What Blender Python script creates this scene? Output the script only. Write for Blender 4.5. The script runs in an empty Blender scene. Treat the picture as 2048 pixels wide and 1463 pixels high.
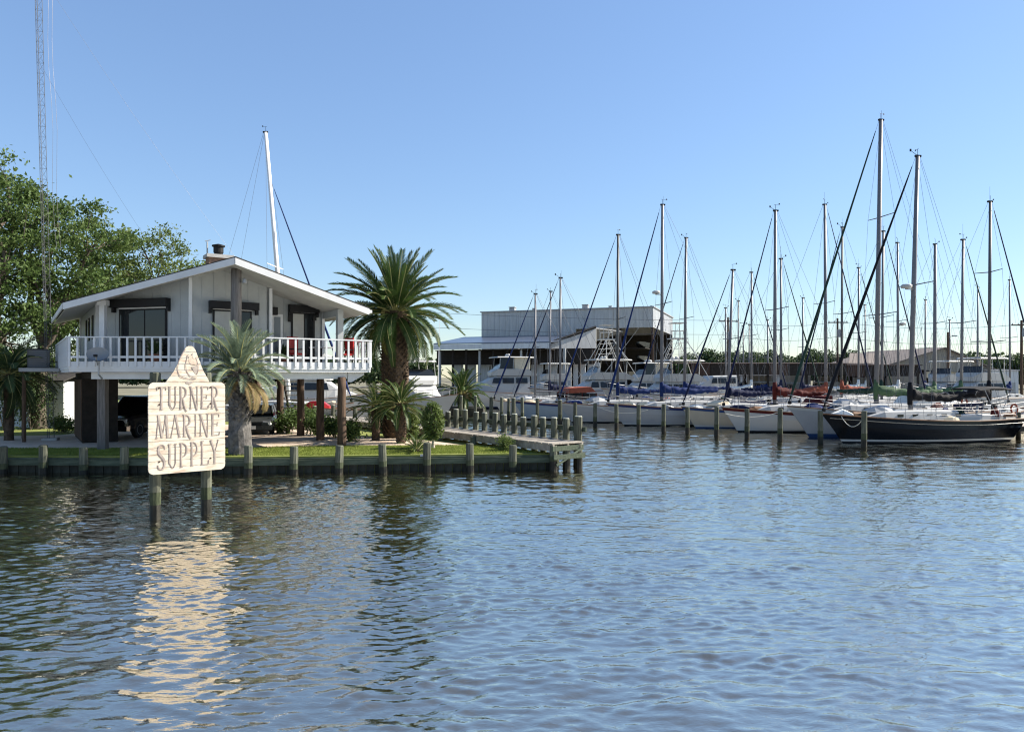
import bpy, math, random
import numpy as np
from mathutils import Vector, Matrix
random.seed(7)
RNG = np.random.default_rng(7)
R = math.radians
scene = bpy.context.scene
col = scene.collection

# ---------------------------------------------------------------- camera
CAM_Z = 3.4
cd = bpy.data.cameras.new('camera'); cam = bpy.data.objects.new('camera', cd); col.objects.link(cam)
cam.location = (0, 0, CAM_Z); cam.rotation_euler = (R(90), 0, 0)
cd.sensor_width = 36; cd.lens = 26.0; cd.shift_y = 22.5 / 2048
cd.clip_end = 6000; cd.clip_start = 0.1
scene.camera = cam
# ---------------------------------------------------------------- sky and sun
SUN_AZ, SUN_EL = R(15), R(37)          # azimuth measured from +X towards +Y
w = bpy.data.worlds.new('World'); scene.world = w; w.use_nodes = True
wn = w.node_tree.nodes; wl = w.node_tree.links
bg = wn['Background']; sky = wn.new('ShaderNodeTexSky'); sky.sky_type = 'NISHITA'; sky.sun_disc = False
sky.sun_elevation = SUN_EL; sky.sun_rotation = R(90) - SUN_AZ
sky.altitude = 0; sky.air_density = 0.95; sky.dust_density = 0.15; sky.ozone_density = 3.0
# the camera's highlight roll-off, applied evenly to the whole sky: colour * luminance ** -0.32
lum = wn.new('ShaderNodeRGBToBW'); pw = wn.new('ShaderNodeMath'); pw.operation = 'POWER'; pw.inputs[1].default_value = -0.32
sc_ = wn.new('ShaderNodeVectorMath'); sc_.operation = 'SCALE'
wl.new(sky.outputs[0], lum.inputs[0]); wl.new(lum.outputs[0], pw.inputs[0]); wl.new(sky.outputs[0], sc_.inputs[0]); wl.new(pw.outputs[0], sc_.inputs['Scale'])
wl.new(sc_.outputs[0], bg.inputs[0]); bg.inputs[1].default_value = 0.108
sd = bpy.data.lights.new('sun', 'SUN'); sun = bpy.data.objects.new('sun', sd); col.objects.link(sun)
sd.energy = 5.0; sd.angle = R(0.5); sd.color = (1.0, 0.93, 0.82)
to_sun = Vector((math.cos(SUN_AZ) * math.cos(SUN_EL), math.sin(SUN_AZ) * math.cos(SUN_EL), math.sin(SUN_EL)))
sun.rotation_euler = (-to_sun).to_track_quat('-Z', 'Y').to_euler()
sun.location = (60, 20, 60)
vs = scene.view_settings
vs.view_transform = 'Standard'; vs.look = 'None'; vs.exposure = 1.3; vs.gamma = 1; vs.use_curve_mapping = False
scene.cycles.filter_width = 1.15; scene.cycles.max_bounces = 6; scene.cycles.transparent_max_bounces = 12

# ---------------------------------------------------------------- materials
MATS = {}
def mat(name, c, rough=0.7, var=0.0, scale=4.0, bump=0.0, metal=0.0, c2=None, stretch=(1, 1, 1), rnd=0.0, trans=0.0, spec=0.22, bdist=0.02, detail=5):
    if name in MATS: return MATS[name]
    m = bpy.data.materials.new(name); m.use_nodes = True
    nt = m.node_tree; N = nt.nodes; L = nt.links; b = N['Principled BSDF']
    b.inputs['Roughness'].default_value = rough; b.inputs['Metallic'].default_value = metal
    b.inputs['Specular IOR Level'].default_value = spec
    b.inputs['Base Color'].default_value = (*c, 1)
    src = None
    if var > 0 or c2:
        tc = N.new('ShaderNodeTexCoord'); mp = N.new('ShaderNodeMapping'); mp.inputs['Scale'].default_value = stretch
        L.new(tc.outputs['Object'], mp.inputs[0])
        nz = N.new('ShaderNodeTexNoise'); nz.inputs['Scale'].default_value = scale; nz.inputs['Detail'].default_value = detail; nz.inputs['Roughness'].default_value = 0.62
        L.new(mp.outputs[0], nz.inputs['Vector'])
        rp = N.new('ShaderNodeValToRGB'); e = rp.color_ramp.elements
        e[0].position = 0.3; e[1].position = 0.7
        a = c if c2 else tuple(x * (1 - var) for x in c); d = c2 if c2 else tuple(min(1, x * (1 + var)) for x in c)
        e[0].color = (*a, 1); e[1].color = (*d, 1)
        L.new(nz.outputs['Fac'], rp.inputs[0]); src = rp.outputs[0]
        if bump > 0:
            bp = N.new('ShaderNodeBump'); bp.inputs['Strength'].default_value = bump; bp.inputs['Distance'].default_value = bdist
            L.new(nz.outputs['Fac'], bp.inputs['Height']); L.new(bp.outputs[0], b.inputs['Normal'])
    if rnd > 0:
        oi = N.new('ShaderNodeObjectInfo'); mr = N.new('ShaderNodeMapRange'); mr.inputs[3].default_value = 1 - rnd; mr.inputs[4].default_value = 1 + rnd
        L.new(oi.outputs['Random'], mr.inputs[0])
        hs = N.new('ShaderNodeHueSaturation'); L.new(mr.outputs[0], hs.inputs['Value'])
        if src: L.new(src, hs.inputs['Color'])
        else: hs.inputs['Color'].default_value = (*c, 1)
        src = hs.outputs[0]
    if src: L.new(src, b.inputs['Base Color'])
    if trans > 0:
        t = N.new('ShaderNodeBsdfTranslucent'); mx = N.new('ShaderNodeMixShader'); mx.inputs[0].default_value = trans
        if src: L.new(src, t.inputs[0])
        else: t.inputs[0].default_value = (*c, 1)
        L.new(b.outputs[0], mx.inputs[1]); L.new(t.outputs[0], mx.inputs[2]); L.new(mx.outputs[0], N['Material Output'].inputs[0])
    MATS[name] = m
    return m

WHITE = mat('white_paint', (0.54, 0.55, 0.56), 0.55, 0.1, 1.1)
WALL = mat('house_siding', (0.32, 0.335, 0.335), 0.75, 0.07, 2.2, 0.15)
SOFFIT = mat('soffit', (0.42, 0.41, 0.38), 0.8, 0.08, 2)
SHINGLE = mat('shingle', (0.045, 0.042, 0.04), 0.95, 0.4, 9, 0.4)
GEL = mat('gelcoat', (0.4, 0.4, 0.385), 0.45, 0.04, 1.2)
GELGREY = mat('gelcoat_grey', (0.29, 0.3, 0.31), 0.4, 0.06, 1.2)
CREAM = mat('cream_gelcoat', (0.38, 0.34, 0.27), 0.4, 0.06, 1.5)
PALEBLUE = mat('pale_blue_gelcoat', (0.2, 0.26, 0.32), 0.4, 0.06, 1.5)
DECKM = mat('deck_nonskid', (0.24, 0.225, 0.195), 0.7, 0.15, 5)
BLACKHULL = mat('black_hull', (0.004, 0.0045, 0.006), 0.15, 0.2, 1.2, spec=0.3)
NAVY = mat('navy', (0.015, 0.025, 0.09), 0.45)
BOTTOM = mat('bottom_paint', (0.012, 0.014, 0.018), 0.6)
BOTBLUE = mat('bottom_blue', (0.02, 0.05, 0.14), 0.6)
GLASS = mat('dark_glass', (0.012, 0.014, 0.016), 0.06, spec=0.4)
TEAK = mat('teak', (0.16, 0.085, 0.045), 0.6, 0.25, 6)
ALU = mat('aluminium', (0.15, 0.15, 0.16), 0.45, 0.08, 2, metal=0.2)
ALUDARK = mat('dark_spar', (0.1, 0.1, 0.1), 0.5, 0.1, 2, metal=0.3)
STEEL = mat('steel', (0.3, 0.3, 0.31), 0.5, metal=0.3)
WIRE = mat('wire', (0.1, 0.1, 0.11), 0.4, metal=0.6)
ROPE = mat('rope', (0.6, 0.57, 0.48), 0.9)
BLUEC = mat('blue_canvas', (0.006, 0.02, 0.09), 0.8, 0.25, 6, 0.3)
NAVYC = mat('navy_canvas', (0.006, 0.01, 0.04), 0.8, 0.25, 6, 0.3)
BLACKC = mat('black_canvas', (0.005, 0.005, 0.007), 0.8, 0.25, 6, 0.3)
GREENC = mat('green_canvas', (0.065, 0.11, 0.055), 0.8, 0.25, 5, 0.3)
DGREENC = mat('dark_green_canvas', (0.015, 0.035, 0.025), 0.8, 0.25, 5, 0.3)
REDC = mat('maroon_canvas', (0.075, 0.009, 0.007), 0.8, 0.25, 6, 0.3)
ORANGEC = mat('brick_canvas', (0.26, 0.07, 0.04), 0.8, 0.2, 5, 0.2)
WHITEC = mat('white_canvas', (0.66, 0.66, 0.62), 0.85, 0.12, 5, 0.3)
TANC = mat('tan_canvas', (0.62, 0.53, 0.38), 0.85, 0.1, 4)
PILE = mat('piling_wood', (0.035, 0.04, 0.03), 0.9, scale=2.5, bump=0.5, c2=(0.13, 0.135, 0.1), stretch=(6, 6, 0.6), rnd=0.2)
ALGAE = mat('algae_wood', (0.022, 0.03, 0.014), 0.8, scale=5, bump=0.4, c2=(0.06, 0.07, 0.04), stretch=(3, 3, 1))
PILEWET = mat('wet_wood', (0.014, 0.014, 0.011), 0.5, 0.4, 6, 0.4)
PILECAP = mat('piling_top', (0.3, 0.31, 0.27), 0.9, 0.2, 6)
GREENWOOD = mat('treated_board', (0.04, 0.055, 0.038), 0.9, scale=3, bump=0.4, c2=(0.1, 0.12, 0.085), stretch=(0.6, 4, 4), rnd=0.15)
SHEET = mat('bulkhead_sheet', (0.018, 0.019, 0.015), 0.9, scale=3, bump=0.5, c2=(0.055, 0.055, 0.042), stretch=(2, 2, 0.7), rnd=0.25)
DOCKW = mat('dock_board', (0.17, 0.15, 0.125), 0.9, scale=4, bump=0.4, c2=(0.34, 0.31, 0.265), stretch=(1, 5, 1), rnd=0.25)
STILT = mat('stilt_wood', (0.04, 0.026, 0.018), 0.9, scale=3, bump=0.6, c2=(0.13, 0.085, 0.058), stretch=(6, 6, 0.5), rnd=0.1)
POLEM = mat('grey_pole', (0.09, 0.083, 0.078), 0.9, scale=3, bump=0.5, c2=(0.19, 0.175, 0.165), stretch=(6, 6, 0.5))
BLACKM = mat('black_metal', (0.01, 0.01, 0.011), 0.6)
GREYM = mat('grey_metal', (0.3, 0.31, 0.32), 0.5, 0.1, 3, metal=0.3)
BRICK = mat('chimney_brick', (0.26, 0.16, 0.11), 0.9, 0.25, 9, 0.4)
CONC = mat('concrete', (0.4, 0.39, 0.37), 0.9, 0.12, 3, 0.2)
BARK = mat('bark', (0.055, 0.045, 0.035), 0.95, scale=5, bump=0.8, c2=(0.15, 0.125, 0.1), stretch=(2, 2, 0.5), bdist=0.05)
PALMBARK = mat('palm_bark', (0.035, 0.026, 0.018), 0.95, scale=6, bump=0.8, c2=(0.13, 0.09, 0.06), bdist=0.04)
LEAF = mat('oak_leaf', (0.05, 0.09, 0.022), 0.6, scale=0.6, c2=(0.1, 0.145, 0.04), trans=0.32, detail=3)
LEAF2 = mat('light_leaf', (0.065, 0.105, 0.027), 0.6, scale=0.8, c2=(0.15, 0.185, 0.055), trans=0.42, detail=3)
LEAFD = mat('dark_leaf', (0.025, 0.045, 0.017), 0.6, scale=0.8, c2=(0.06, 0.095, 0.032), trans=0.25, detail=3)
PALM = mat('palm_leaf', (0.025, 0.05, 0.014), 0.45, scale=1.2, c2=(0.06, 0.1, 0.024), trans=0.22, detail=3)
SILVER = mat('silver_palm_leaf', (0.09, 0.13, 0.085), 0.5, scale=1.2, c2=(0.17, 0.22, 0.15), trans=0.25, detail=3)
DRY = mat('dry_frond', (0.12, 0.085, 0.035), 0.7, scale=1.5, c2=(0.27, 0.2, 0.09), trans=0.35)
RACHIS = mat('frond_rib', (0.28, 0.27, 0.11), 0.6)
GRASS = mat('grass', (0.13, 0.17, 0.025), 0.9, scale=1.2, c2=(0.25, 0.29, 0.07), trans=0.3)
SOIL = mat('lawn_soil', (0.12, 0.15, 0.03), 0.95, scale=1.6, c2=(0.2, 0.21, 0.06), bump=0.4)
DRIVE = mat('shell_drive', (0.4, 0.31, 0.23), 0.95, scale=1.1, c2=(0.55, 0.45, 0.36), bump=0.3)
GROUND = mat('far_ground', (0.1, 0.1, 0.06), 0.95, scale=0.2, c2=(0.2, 0.18, 0.13))
SIDING = mat('metal_siding', (0.43, 0.43, 0.42), 0.5, 0.16, 0.9, stretch=(1.5, 1.5, .25))
SIDINGW = mat('white_siding', (0.5, 0.52, 0.54), 0.5, 0.14, 1.2, stretch=(1.5, 1.5, .25))
ROOFM = mat('metal_roof', (0.3, 0.3, 0.31), 0.5, 0.15, 0.8, metal=0.2)
TANROOF = mat('tan_roof', (0.17, 0.14, 0.115), 0.6, 0.1, 0.4)
TANWALL = mat('tan_siding', (0.24, 0.225, 0.19), 0.7, 0.08, 0.5)
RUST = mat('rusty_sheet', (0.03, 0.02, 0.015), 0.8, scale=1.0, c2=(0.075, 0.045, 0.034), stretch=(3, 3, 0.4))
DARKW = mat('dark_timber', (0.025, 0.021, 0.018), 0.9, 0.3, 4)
REDP = mat('red_paint', (0.28, 0.015, 0.015), 0.35)
CARBLK = mat('black_car_paint', (0.012, 0.012, 0.014), 0.15, spec=0.8)
CARGREY = mat('grey_car_paint', (0.06, 0.065, 0.065), 0.2, metal=0.4)
TYRE = mat('tyre', (0.015, 0.015, 0.015), 0.85)
CHROME = mat('chrome', (0.7, 0.7, 0.7), 0.15, metal=1.0)
LAMP = mat('lamp_lens', (0.75, 0.75, 0.72), 0.15)
CLAY = mat('clay', (0.3, 0.12, 0.07), 0.8)
CURTAIN = mat('curtain', (0.34, 0.34, 0.32), 0.4, 0.08, 3)
DISHM = mat('dish_grey', (0.22, 0.23, 0.24), 0.5)

# ---------------------------------------------------------------- mesh helpers
class MB:
    def __init__(s): s.v = []; s.f = []; s.m = []
    def add(s, vs, fs, mi=0):
        o = len(s.v); s.v += [tuple(p) for p in vs]; s.f += [tuple(i + o for i in f) for f in fs]; s.m += [mi] * len(fs); return s
    def box(s, c, d, rz=0, mi=0, ry=0):
        x, y, z = d[0] / 2, d[1] / 2, d[2] / 2
        M = Matrix.Rotation(rz, 3, 'Z') @ Matrix.Rotation(ry, 3, 'Y'); c = Vector(c)
        P = [c + M @ Vector((i * x, j * y, k * z)) for k in (-1, 1) for j in (-1, 1) for i in (-1, 1)]
        return s.add(P, [(0, 2, 3, 1), (4, 5, 7, 6), (0, 1, 5, 4), (2, 6, 7, 3), (0, 4, 6, 2), (1, 3, 7, 5)], mi)
    def tube(s, p0, p1, r0, r1=None, n=8, mi=0, cap=True):
        return s.path([p0, p1], [r0, r0 if r1 is None else r1], n, mi, cap)
    def path(s, pts, rs, n=8, mi=0, cap=True, sq=1.0):
        pts = [Vector(p) for p in pts]
        if not isinstance(rs, (list, tuple)): rs = [rs] * len(pts)
        P = []; k = len(pts); up = None
        for i, p in enumerate(pts):
            t = (pts[min(i + 1, k - 1)] - pts[max(i - 1, 0)])
            t = t.normalized() if t.length > 1e-9 else Vector((0, 0, 1))
            if up is None: up = Vector((0, 0, 1)) if abs(t.z) < 0.9 else Vector((1, 0, 0))
            a = t.cross(up); a = a.normalized() if a.length > 1e-6 else Vector((1, 0, 0)); b = a.cross(t).normalized(); up = b
            for j in range(n):
                an = 2 * math.pi * j / n
                P.append(p + a * (rs[i] * math.cos(an)) + b * (rs[i] * sq * math.sin(an)))
        F = [(i * n + j, i * n + (j + 1) % n, (i + 1) * n + (j + 1) % n, (i + 1) * n + j) for i in range(k - 1) for j in range(n)]
        if cap: F += [tuple(range(n - 1, -1, -1)), tuple((k - 1) * n + j for j in range(n))]
        return s.add(P, F, mi)
    def prism(s, poly, off, mi=0):
        n = len(poly); off = Vector(off)
        P = [Vector(p) for p in poly] + [Vector(p) + off for p in poly]
        return s.add(P, [tuple(range(n))[::-1], tuple(range(n, 2 * n))] + [(i, (i + 1) % n, n + (i + 1) % n, n + i) for i in range(n)], mi)
    def loft(s, rings, mi=0, closed=True, cap=True):
        n = len(rings[0]); P = [p for r in rings for p in r]; F = []
        m = n if closed else n - 1
        for i in range(len(rings) - 1):
            for j in range(m): F.append((i * n + j, i * n + (j + 1) % n, (i + 1) * n + (j + 1) % n, (i + 1) * n + j))
        if cap: F += [tuple(range(n - 1, -1, -1)), tuple((len(rings) - 1) * n + j for j in range(n))]
        return s.add(P, F, mi)
    def lathe(s, c, prof, n=12, mi=0):
        c = Vector(c)
        return s.loft([[c + Vector((r * math.cos(2 * math.pi * j / n), r * math.sin(2 * math.pi * j / n), z)) for j in range(n)] for r, z in prof], mi)
    def mesh(s, name, mats, smooth=False):
        me = bpy.data.meshes.new(name); me.from_pydata(s.v, [], s.f)
        for m in (mats if isinstance(mats, (list, tuple)) else [mats]): me.materials.append(m)
        if any(s.m): me.polygons.foreach_set('material_index', s.m)
        if smooth: me.polygons.foreach_set('use_smooth', [True] * len(me.polygons))
        fix_normals(me)
        return me
    def build(s, name, mats, parent=None, smooth=False, **kw):
        return link(name, s.mesh(name, mats, smooth), parent, **kw)
import bmesh
def fix_normals(me):
    if len(me.polygons) > 3000: return
    b = bmesh.new(); b.from_mesh(me); bmesh.ops.recalc_face_normals(b, faces=b.faces); b.to_mesh(me); b.free()
def link(name, data, parent=None, loc=None, rot=None, scale=None):
    o = bpy.data.objects.new(name, data); col.objects.link(o)
    if parent is not None: o.parent = parent
    if loc is not None: o.location = loc
    if rot is not None: o.rotation_euler = rot
    if scale is not None: o.scale = scale
    return o
def tag(o, label=None, cat=None, group=None, kind=None):
    if label: o['label'] = label
    if cat: o['category'] = cat
    if group: o['group'] = group
    if kind: o['kind'] = kind
    return o
def thing(name, label, cat, loc=(0, 0, 0), rz=0, group=None):
    return tag(link(name, None, None, loc, (0, 0, rz)), label, cat, group)
def npmesh(name, V, F, mats, smooth=False):
    """numpy verts, equal-size faces -> mesh"""
    me = bpy.data.meshes.new(name); V = np.asarray(V, np.float32); F = np.asarray(F, np.int32)
    k = F.shape[1]; me.vertices.add(len(V)); me.vertices.foreach_set('co', V.ravel())
    me.loops.add(F.size); me.loops.foreach_set('vertex_index', F.ravel())
    me.polygons.add(len(F)); me.polygons.foreach_set('loop_start', np.arange(0, F.size, k, dtype=np.int32))
    me.update(calc_edges=True)
    for m in (mats if isinstance(mats, (list, tuple)) else [mats]): me.materials.append(m)
    if smooth: me.polygons.foreach_set('use_smooth', np.ones(len(F), bool))
    return me
FPX, X0, Y0 = 1479.0, 1024.0, 754.0          # focal length in photo pixels, image axis, horizon row
def wx(px, d): return (px - X0) / FPX * d
def wz(py, d): return CAM_Z + (Y0 - py) / FPX * d
ORD = ['first', 'second', 'third', 'fourth', 'fifth', 'sixth', 'seventh', 'eighth', 'ninth', 'tenth', 'eleventh', 'twelfth', 'thirteenth', 'fourteenth', 'fifteenth', 'sixteenth']
# ================================================================ SETTING
GZ = 0.6
# ---- water
def water():
    ys = [5.5]
    while ys[-1] < 70: ys.append(ys[-1] + max(.031, .0023 * ys[-1]))
    st = .16; y = ys[-1]
    while y < 1500: st *= 1.06; y += st; ys.append(y)
    y = 5.5; st = 0.06
    while y > -60: st *= 1.2; y -= st; ys.insert(0, y)
    xs = list(np.arange(-13.0, 13.0, 0.07)); st = 0.07; x = xs[-1]; right = []
    while x < 1500: st *= 1.02 if x < 40 else 1.12; x += st; right.append(x)
    left = [-v for v in right[::-1]]
    xs = np.array(left + xs + right); ys = np.array(ys)
    X, Y = np.meshgrid(xs, ys); Z = np.zeros_like(X); rg = np.random.default_rng(3)
    fade = np.clip((120 - Y) / 50, 0, 1) * np.clip((60 - np.abs(X)) / 30, 0, 1) * np.clip((Y + 5) / 8, 0, 1)
    gust = 0.8 + 0.3 * np.sin(0.31 * X + 0.43 * Y + 0.9 * np.sin(0.23 * X - 0.21 * Y)) * np.sin(0.27 * Y - 0.19 * X + 1.3) + 0.25 * np.sin(1.1 * X + 1.7 * Y + 1.2 * np.sin(.7 * X - .5 * Y)) * np.sin(.9 * Y - .8 * X)
    XW = X + 0.1 * np.sin(0.9 * Y + 0.5 * X) + 0.04 * np.sin(2.3 * X + 1.1 * Y); YW = Y + 0.08 * np.sin(0.8 * X - 0.35 * Y) + 0.03 * np.sin(2.9 * X - 1.7 * Y)
    dy = np.maximum(.031, .0023 * np.maximum(Y, 5.5)); dx = np.maximum(.07, .02 * (np.abs(X) - 9.5)); sp = np.maximum(dy, dx * .45)
    for i in range(115):
        lam = 0.125 * (2.0 / 0.125) ** (i / 114) * rg.uniform(.93, 1.07); small = lam < .29
        th = R(90 + 12) + rg.normal(0, R(33 if small else 40)); k = 2 * math.pi / lam
        cut = np.clip(lam / (sp * 2.5) - 1, 0, 1)
        Z += (gust if small else 1) * cut * ((0.046 if small else 0.014 if lam < .6 else 0.0085) / k) * np.sin(k * (math.cos(th) * XW + math.sin(th) * YW) + rg.random() * 6.28)
    Z += 9.0 * np.clip(Z, 0, None) ** 2
    Z *= fade
    ny, nx = X.shape; idx = np.arange(nx * ny).reshape(ny, nx)
    F = np.stack([idx[:-1, :-1], idx[:-1, 1:], idx[1:, 1:], idx[1:, :-1]], -1).reshape(-1, 4)
    m = bpy.data.materials.new('creek_water'); m.use_nodes = True; N = m.node_tree.nodes; L = m.node_tree.links; b = N['Principled BSDF']
    b.inputs['Base Color'].default_value = (0.055, 0.05, 0.036, 1); b.inputs['Roughness'].default_value = 0.04; b.inputs['Specular IOR Level'].default_value = 0.0
    tc = N.new('ShaderNodeTexCoord'); prev = None
    for sc, stx, sty, strg, dist, det, rz in ((5.0, 0.5, 1.15, 0.2, 0.03, 3, 10), (14.0, 0.55, 1.1, 0.45, 0.011, 3, -14)):
        mp = N.new('ShaderNodeMapping'); mp.inputs['Scale'].default_value = (stx, sty, 1); mp.inputs['Rotation'].default_value = (0, 0, R(rz)); L.new(tc.outputs['Object'], mp.inputs[0])
        nz = N.new('ShaderNodeTexNoise'); nz.inputs['Scale'].default_value = sc; nz.inputs['Detail'].default_value = det; nz.inputs['Roughness'].default_value = 0.5; nz.inputs['Distortion'].default_value = 0.4
        L.new(mp.outputs[0], nz.inputs['Vector'])
        bp = N.new('ShaderNodeBump'); bp.inputs['Strength'].default_value = strg; bp.inputs['Distance'].default_value = dist; L.new(nz.outputs['Fac'], bp.inputs['Height'])
        if prev: L.new(prev.outputs[0], bp.inputs['Normal'])
        prev = bp
    L.new(prev.outputs[0], b.inputs['Normal'])
    gl = N.new('ShaderNodeBsdfGlossy'); gl.inputs['Roughness'].default_value = 0.03; gl.inputs['Color'].default_value = (0.84, 0.8, 0.7, 1); L.new(prev.outputs[0], gl.inputs['Normal'])
    lw = N.new('ShaderNodeLayerWeight'); L.new(prev.outputs[0], lw.inputs['Normal'])
    mr = N.new('ShaderNodeMapRange'); mr.interpolation_type = 'SMOOTHSTEP'; mr.inputs[1].default_value = 0.22; mr.inputs[2].default_value = 0.8; mr.inputs[3].default_value = 0.26; mr.inputs[4].default_value = 0.97
    L.new(lw.outputs['Facing'], mr.inputs[0])
    mx = N.new('ShaderNodeMixShader'); L.new(mr.outputs[0], mx.inputs[0]); L.new(b.outputs[0], mx.inputs[1]); L.new(gl.outputs[0], mx.inputs[2]); L.new(mx.outputs[0], N['Material Output'].inputs[0])
    me = npmesh('water', np.stack([X, Y, Z], -1).reshape(-1, 3), F, m, True)
    tag(link('water', me), 'brown green creek water with small wind ripples', kind='structure')
water()

# ---- land
def slab(name, poly, z, m, label, z0=-1.0, kind='structure'):
    b = MB(); b.prism([(x, y, z0) for x, y in poly], (0, 0, z - z0)); o = b.build(name, m); tag(o, label, kind=kind); return o
TIP = (1.55, 27.45); BEND = (-9.3, 26.25); LEFTB = (-75, 28.4)
slab('ground', [LEFTB, BEND, TIP, (-6.4, 39.2), (-9.6, 43.5), (-16, 46), (-26, 50.5), (-40, 85), (-140, 160), (-140, 28.4)], GZ - 0.02, SOIL, 'grassy point of land held by the wooden bulkhead')
slab('far_shore', [(-140, 160), (-40, 100), (0, 97), (26, 104), (60, 92), (110, 75), (400, 70), (3000, 300), (3000, 4000), (-3000, 4000), (-3000, 160)], 0.7, GROUND, 'flat far shore behind the marina')
slab('sea_wall_spit', [(-16, 66), (-2.6, 66.5), (-2.6, 72), (-17, 74)], 0.62, SHEET, 'narrow walled spit of land with the small palm')
slab('driveway', [(-32, 29.3), (-21, 29.2), (-10.8, 29.3), (-8.8, 30.1), (-3.6, 30.5), (-1.9, 30.6), (-4.0, 33.2), (-9.6, 36.6), (-12, 44), (-20, 44), (-22, 36), (-32, 33)], GZ - 0.01, DRIVE, 'pale tan shell and gravel driveway running under the house', z0=0.3)

# ---- lawn blades: uncountable
def inside(px, py, poly):
    c = np.zeros(len(px), bool); j = len(poly) - 1
    for i in range(len(poly)):
        xi, yi = poly[i]; xj, yj = poly[j]
        c ^= ((yi > py) != (yj > py)) & (px < (xj - xi) * (py - yi) / (yj - yi + 1e-12) + xi); j = i
    return c
def lawn():
    n = 120000
    P = RNG.random((n, 2)) * [25, 4.6] + [-23.5, 26.4]
    ok = inside(P[:, 0], P[:, 1], [(-23.5, 26.9), (-9.3, 26.5), (1.3, 27.65), (-1.7, 30.6), (-3.6, 30.55), (-8.8, 30.15), (-10.8, 29.35), (-21, 29.25), (-23.5, 29.3)]); P = P[ok]
    n = len(P); a = RNG.random(n) * 6.283; h = RNG.uniform(0.03, 0.085, n); wd = RNG.uniform(0.006, 0.014, n); tilt = RNG.normal(0, 0.03, (n, 2))
    c, s = np.cos(a) * wd, np.sin(a) * wd; z = np.full(n, GZ - 0.02)
    V = np.stack([np.stack([P[:, 0] - c, P[:, 1] - s, z], -1), np.stack([P[:, 0] + c, P[:, 1] + s, z], -1), np.stack([P[:, 0] + tilt[:, 0], P[:, 1] + tilt[:, 1], z + h], -1)], 1).reshape(-1, 3)
    tag(link('lawn_grass', npmesh('lawn_grass', V, np.arange(3 * n).reshape(-1, 3), GRASS)), 'short bright green lawn along the bulkhead', 'grass', kind='stuff')
lawn()

# ---- pilings
def piling_mesh(name, h, r, sub=1.2, capm=True, wet=0.35, n=10, seed=0):
    rg = random.Random(seed); b = MB()
    ring = lambda z, k: [Vector((r * k * (1 + rg.uniform(-.05, .05)) * math.cos(2 * math.pi * j / n), r * k * (1 + rg.uniform(-.05, .05)) * math.sin(2 * math.pi * j / n), z)) for j in range(n)]
    b.loft([ring(-sub, 1.05), ring(wet, 1.03)], 1, cap=False); b.loft([ring(wet, 1.03), ring(wet + min(.3, h * .2), 1.02)], 3, cap=False); b.loft([ring(wet + min(.3, h * .2), 1.02), ring((h + wet) / 2, 1.0), ring(h - 0.03, 0.98)], 0, cap=False)
    b.loft([ring(h - 0.03, 0.98), ring(h, 0.85)], 2 if capm else 0)
    return b.mesh(name, [PILE, PILEWET, PILECAP, ALGAE])
PM = {}
def piling_data(h, r, v=0, capm=True, wet=0.35):
    k = (round(h, 1), r, v, capm, wet)
    if k not in PM: PM[k] = piling_mesh('piling', h, r, capm=capm, wet=wet, seed=v * 7 + int(h * 10))
    return PM[k]

# ---- bulkhead
def bulkhead():
    t = thing('bulkhead', 'weathered green timber bulkhead with posts along the lawn edge', 'bulkhead', (BEND[0], BEND[1], 0))
    bx, by = BEND
    sheet_me = {}; cap_me = {}
    for (p, q) in (((-40.0, 27.22), BEND), (BEND, TIP)):
        p = Vector(p); q = Vector(q); L = (q - p).length; e = (q - p) / L; n = Vector((e.y, -e.x)); a = math.atan2(e.y, e.x)
        k = int(L / 0.31); w = L / k
        kk = round(w, 3)
        if kk not in sheet_me:
            b = MB(); b.box((0, 0, -0.3), (w - 0.02, 0.07, 1.5)); sheet_me[kk] = b.mesh('sheet_board', SHEET)
        for i in range(k):
            c = p + e * (w * (i + .5)) + n * (0.0 + 0.012 * (i % 2))
            if c.x > -22: link('sheet_board', sheet_me[kk], t, (c.x - bx, c.y - by, 0), (0, 0, a))
        k = max(1, round(L / 1.47)); w = L / k
        b = MB(); b.box((0, 0, 0), (w - 0.015, 0.09, 0.21)); cme = b.mesh('wale_board', GREENWOOD)
        b = MB(); b.box((0, 0, 0), (w - 0.012, 0.34, 0.05)); tme = b.mesh('cap_board', GREENWOOD)
        for i in range(k):
            c = p + e * (w * (i + .5)) + n * 0.1
            if c.x < -24: continue
            link('wale_board', cme, t, (c.x - bx, c.y - by, 0.37 + random.uniform(-.012, .012)), (0, 0, a))
            c = p + e * (w * (i + .5)) - n * 0.09
            link('cap_board', tme, t, (c.x - bx, c.y - by, 0.5), (0, 0, a))
        for i in range(k + (1 if q.x > 0 else 0)):
            c = p + e * (w * i) + n * 0.27
            if c.x < -24: continue
            link('post', piling_data(1.0, 0.145, i % 4, False, 0.2), t, (c.x - bx, c.y - by, random.uniform(-.09, .05)), (random.uniform(-.035, .035), random.uniform(-.035, .035), random.random() * 3))
    b = MB(); b.box((0, 0, 0), (0.37, 0.02, 0.25)); o = b.build('notice_board', WHITE, t, loc=(wx(849, 26.6) - bx, 26.87 - by, 0.48), rot=(0, 0, R(6))); o['label'] = 'small white blank notice board on the wale'
bulkhead()

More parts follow.
